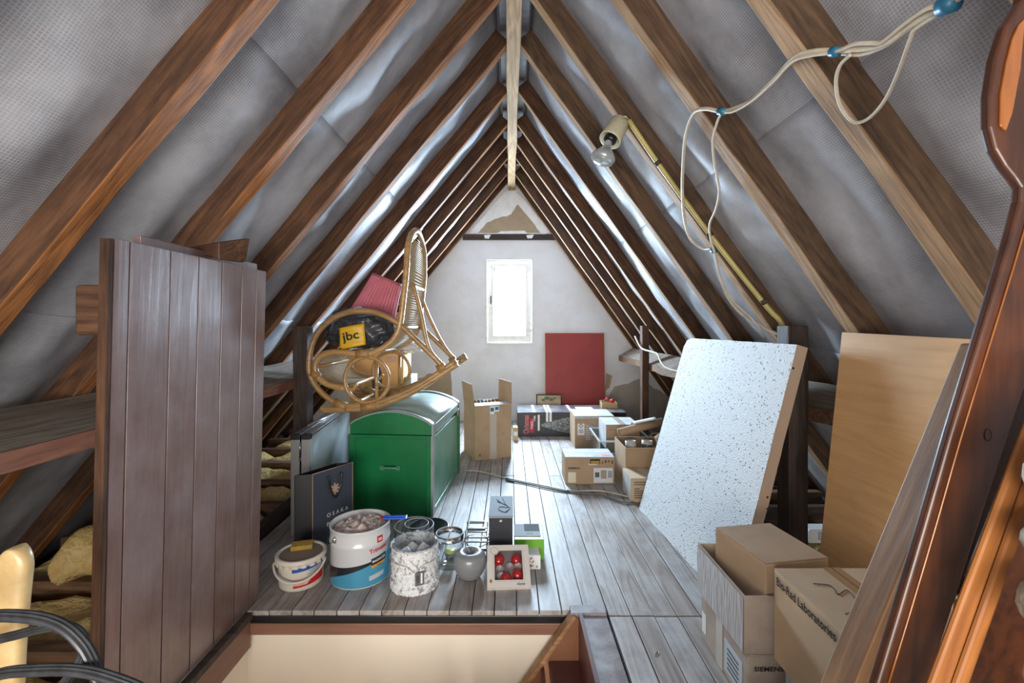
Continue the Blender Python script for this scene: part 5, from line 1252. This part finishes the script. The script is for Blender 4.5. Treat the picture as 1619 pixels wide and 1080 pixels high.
# ================================================================== CABLES AND LAMP UNDER THE RIGHT RAFTERS
def onroof(px, py, gap=.02):
    a = (px-CX)/FPX; b = (CY-py)/FPX; k = math.sqrt(1+SR*SR)
    Y = ((ZA-EYE)+SR*XR-gap*k)/(b+SR*a); return V((a*Y, Y, EYE+b*Y))
def rt(l, gap=.02): return smooth([onroof(*p, gap) for p in l], 6)
wc = thing('hanging_cable', 'cream electric cables looping under the right rafters with blue tape', 'cable', onroof(1141, 176))
obj('cable', MB().tube(rt([(1560,-40),(1500,8),(1470,22),(1440,40),(1405,66),(1370,76),(1320,80),(1285,82),(1255,92),(1225,125),(1190,158),(1165,170),(1141,176),(1115,172),(1096,180),(1084,215),(1080,262),(1079,300),(1082,345),(1092,378),(1112,393),(1128,396),(1136,430),(1150,468),(1172,496),(1205,516),(1240,533)], .035), .0068, 10), m_cable, wc)
obj('cable', MB().tube(rt([(1560,-55),(1500,2),(1465,14),(1430,38),(1395,66),(1378,68),(1350,70),(1320,82),(1280,88),(1252,98),(1222,130),(1188,160),(1160,176),(1141,180),(1132,200),(1127,225),(1130,260),(1137,300),(1132,330),(1122,355),(1124,380),(1129,396),(1140,440),(1158,475),(1190,505),(1212,536)], .045), .0045, 8), m_cable, wc)
obj('cable', MB().tube(rt([(1500,12),(1450,44),(1440,60),(1420,115),(1398,160),(1372,188),(1348,192),(1328,165),(1322,130),(1328,104),(1345,86)], .04), .0042, 8), m_cable, wc)
obj('cable', MB().tube(rt([(1490,10),(1440,44),(1400,72),(1360,86),(1330,84)], .03), .0050, 8), m_cable, wc)
def tapep(a, b, r): obj('tape', MB().tube([onroof(*a, .04), onroof(*b, .04)], r, 12), m_btape, wc)
tapep((1487, 12), (1512, 2), .016); tapep((1314, 82), (1327, 82), .011); tapep((1137, 176), (1147, 177), .012); tapep((1125,396),(1131,398), .010)
# conduit along the third rafter
cd = thing('conduit', 'yellowed plastic conduit clipped along the third right rafter', 'conduit', onroof(1105, 340))
YC = 2.185
def conp(px, py):
    return onroof(px, py, -.012)
obj('pipe', MB().tube(smooth([conp(994, 190), conp(1040, 258), conp(1105, 348), conp(1170, 432), conp(1215, 488), conp(1232, 506), onroof(1241, 524, .0), onroof(1243, 545, .02), V((1.305, 2.06, .9)), V((1.30, 2.06, .6)), V((1.30, 2.06, .1))], 6), .0115, 12), m_conduit, cd)
for p in ((1040, 258), (1122, 371), (1208, 477)):
    a = conp(*p); obj('clip', MB().tube([a+V((-.006,0,.008)), a+V((.006,0,-.008))], .0155, 12), m_dark, cd)
lm = thing('ceiling_spotlight', 'round reflector bulb in an old cream lamp holder on the right rafter', 'lamp', onroof(978, 200))
s0 = onroof(981, 193, .005); s1 = W(964, 222, s0.y-.03); ax = (s1-s0).normalized(); Q = ax.to_track_quat('Z', 'Y').to_matrix().to_4x4(); Q.translation = s0; Ls = (s1-s0).length
obj('holder', MB().lathe([(.0005,-.004),(.040,-.004),(.047,.004),(.053,Ls-.01),(.054,Ls),(.049,Ls),(.044,Ls-.015),(.0005,Ls-.02)], 36), plain('aged_cream_plastic', (196,190,162), rough=.4, c2=(120,106,80), bl=.5, nscale=30, lo=.6, hi=.7), lm, Q)
sck = obj('socket', MB().lathe([(.0005,Ls-.03),(.030,Ls-.03),(.031,Ls+.002),(.022,Ls+.012),(.0005,Ls+.012)], 28), m_blackp, lm, Q)
e1 = W(949, 262, s1.y-.01); s2 = s1+ax*.008; ax2 = (e1-s2).normalized(); Q2 = ax2.to_track_quat('Z', 'Y').to_matrix().to_4x4(); Q2.translation = s2; L2 = .115
m_bulb = plain('silvered_bulb_glass', (196,204,206), rough=.12, metal=.55, coat=.6)
obj('bulb', MB().lathe([(.017,0),(.018,.012),(.021,.028),(.032,.046),(.048,.064),(.058,.080),(.059,.090),(.053,.102),(.037,.111),(.017,.116),(.0005,.117)], 36), m_bulb, sck, Q2)
obj('feed_wire', MB().tube(smooth([s0+V((0,0,.005)), onroof(988,184,.02), onroof(994,189,-.005)], 5), .003, 6), m_cable, lm)
# cable over the far right purlin
wc2 = thing('purlin_cable', 'thin white cable draped over the far right purlin', 'cable', W(1040, 570, 3.6))
obj('cable', MB().tube(smooth([W(1004,532,4.3), W(1014,550,4.1), W(1030,556,3.9), W(1040,560,3.8), W(1045,572,3.7), W(1055,582,3.6), W(1075,588,3.45), W(1100,592,3.3)], 6), .008, 8), m_cable, wc2)
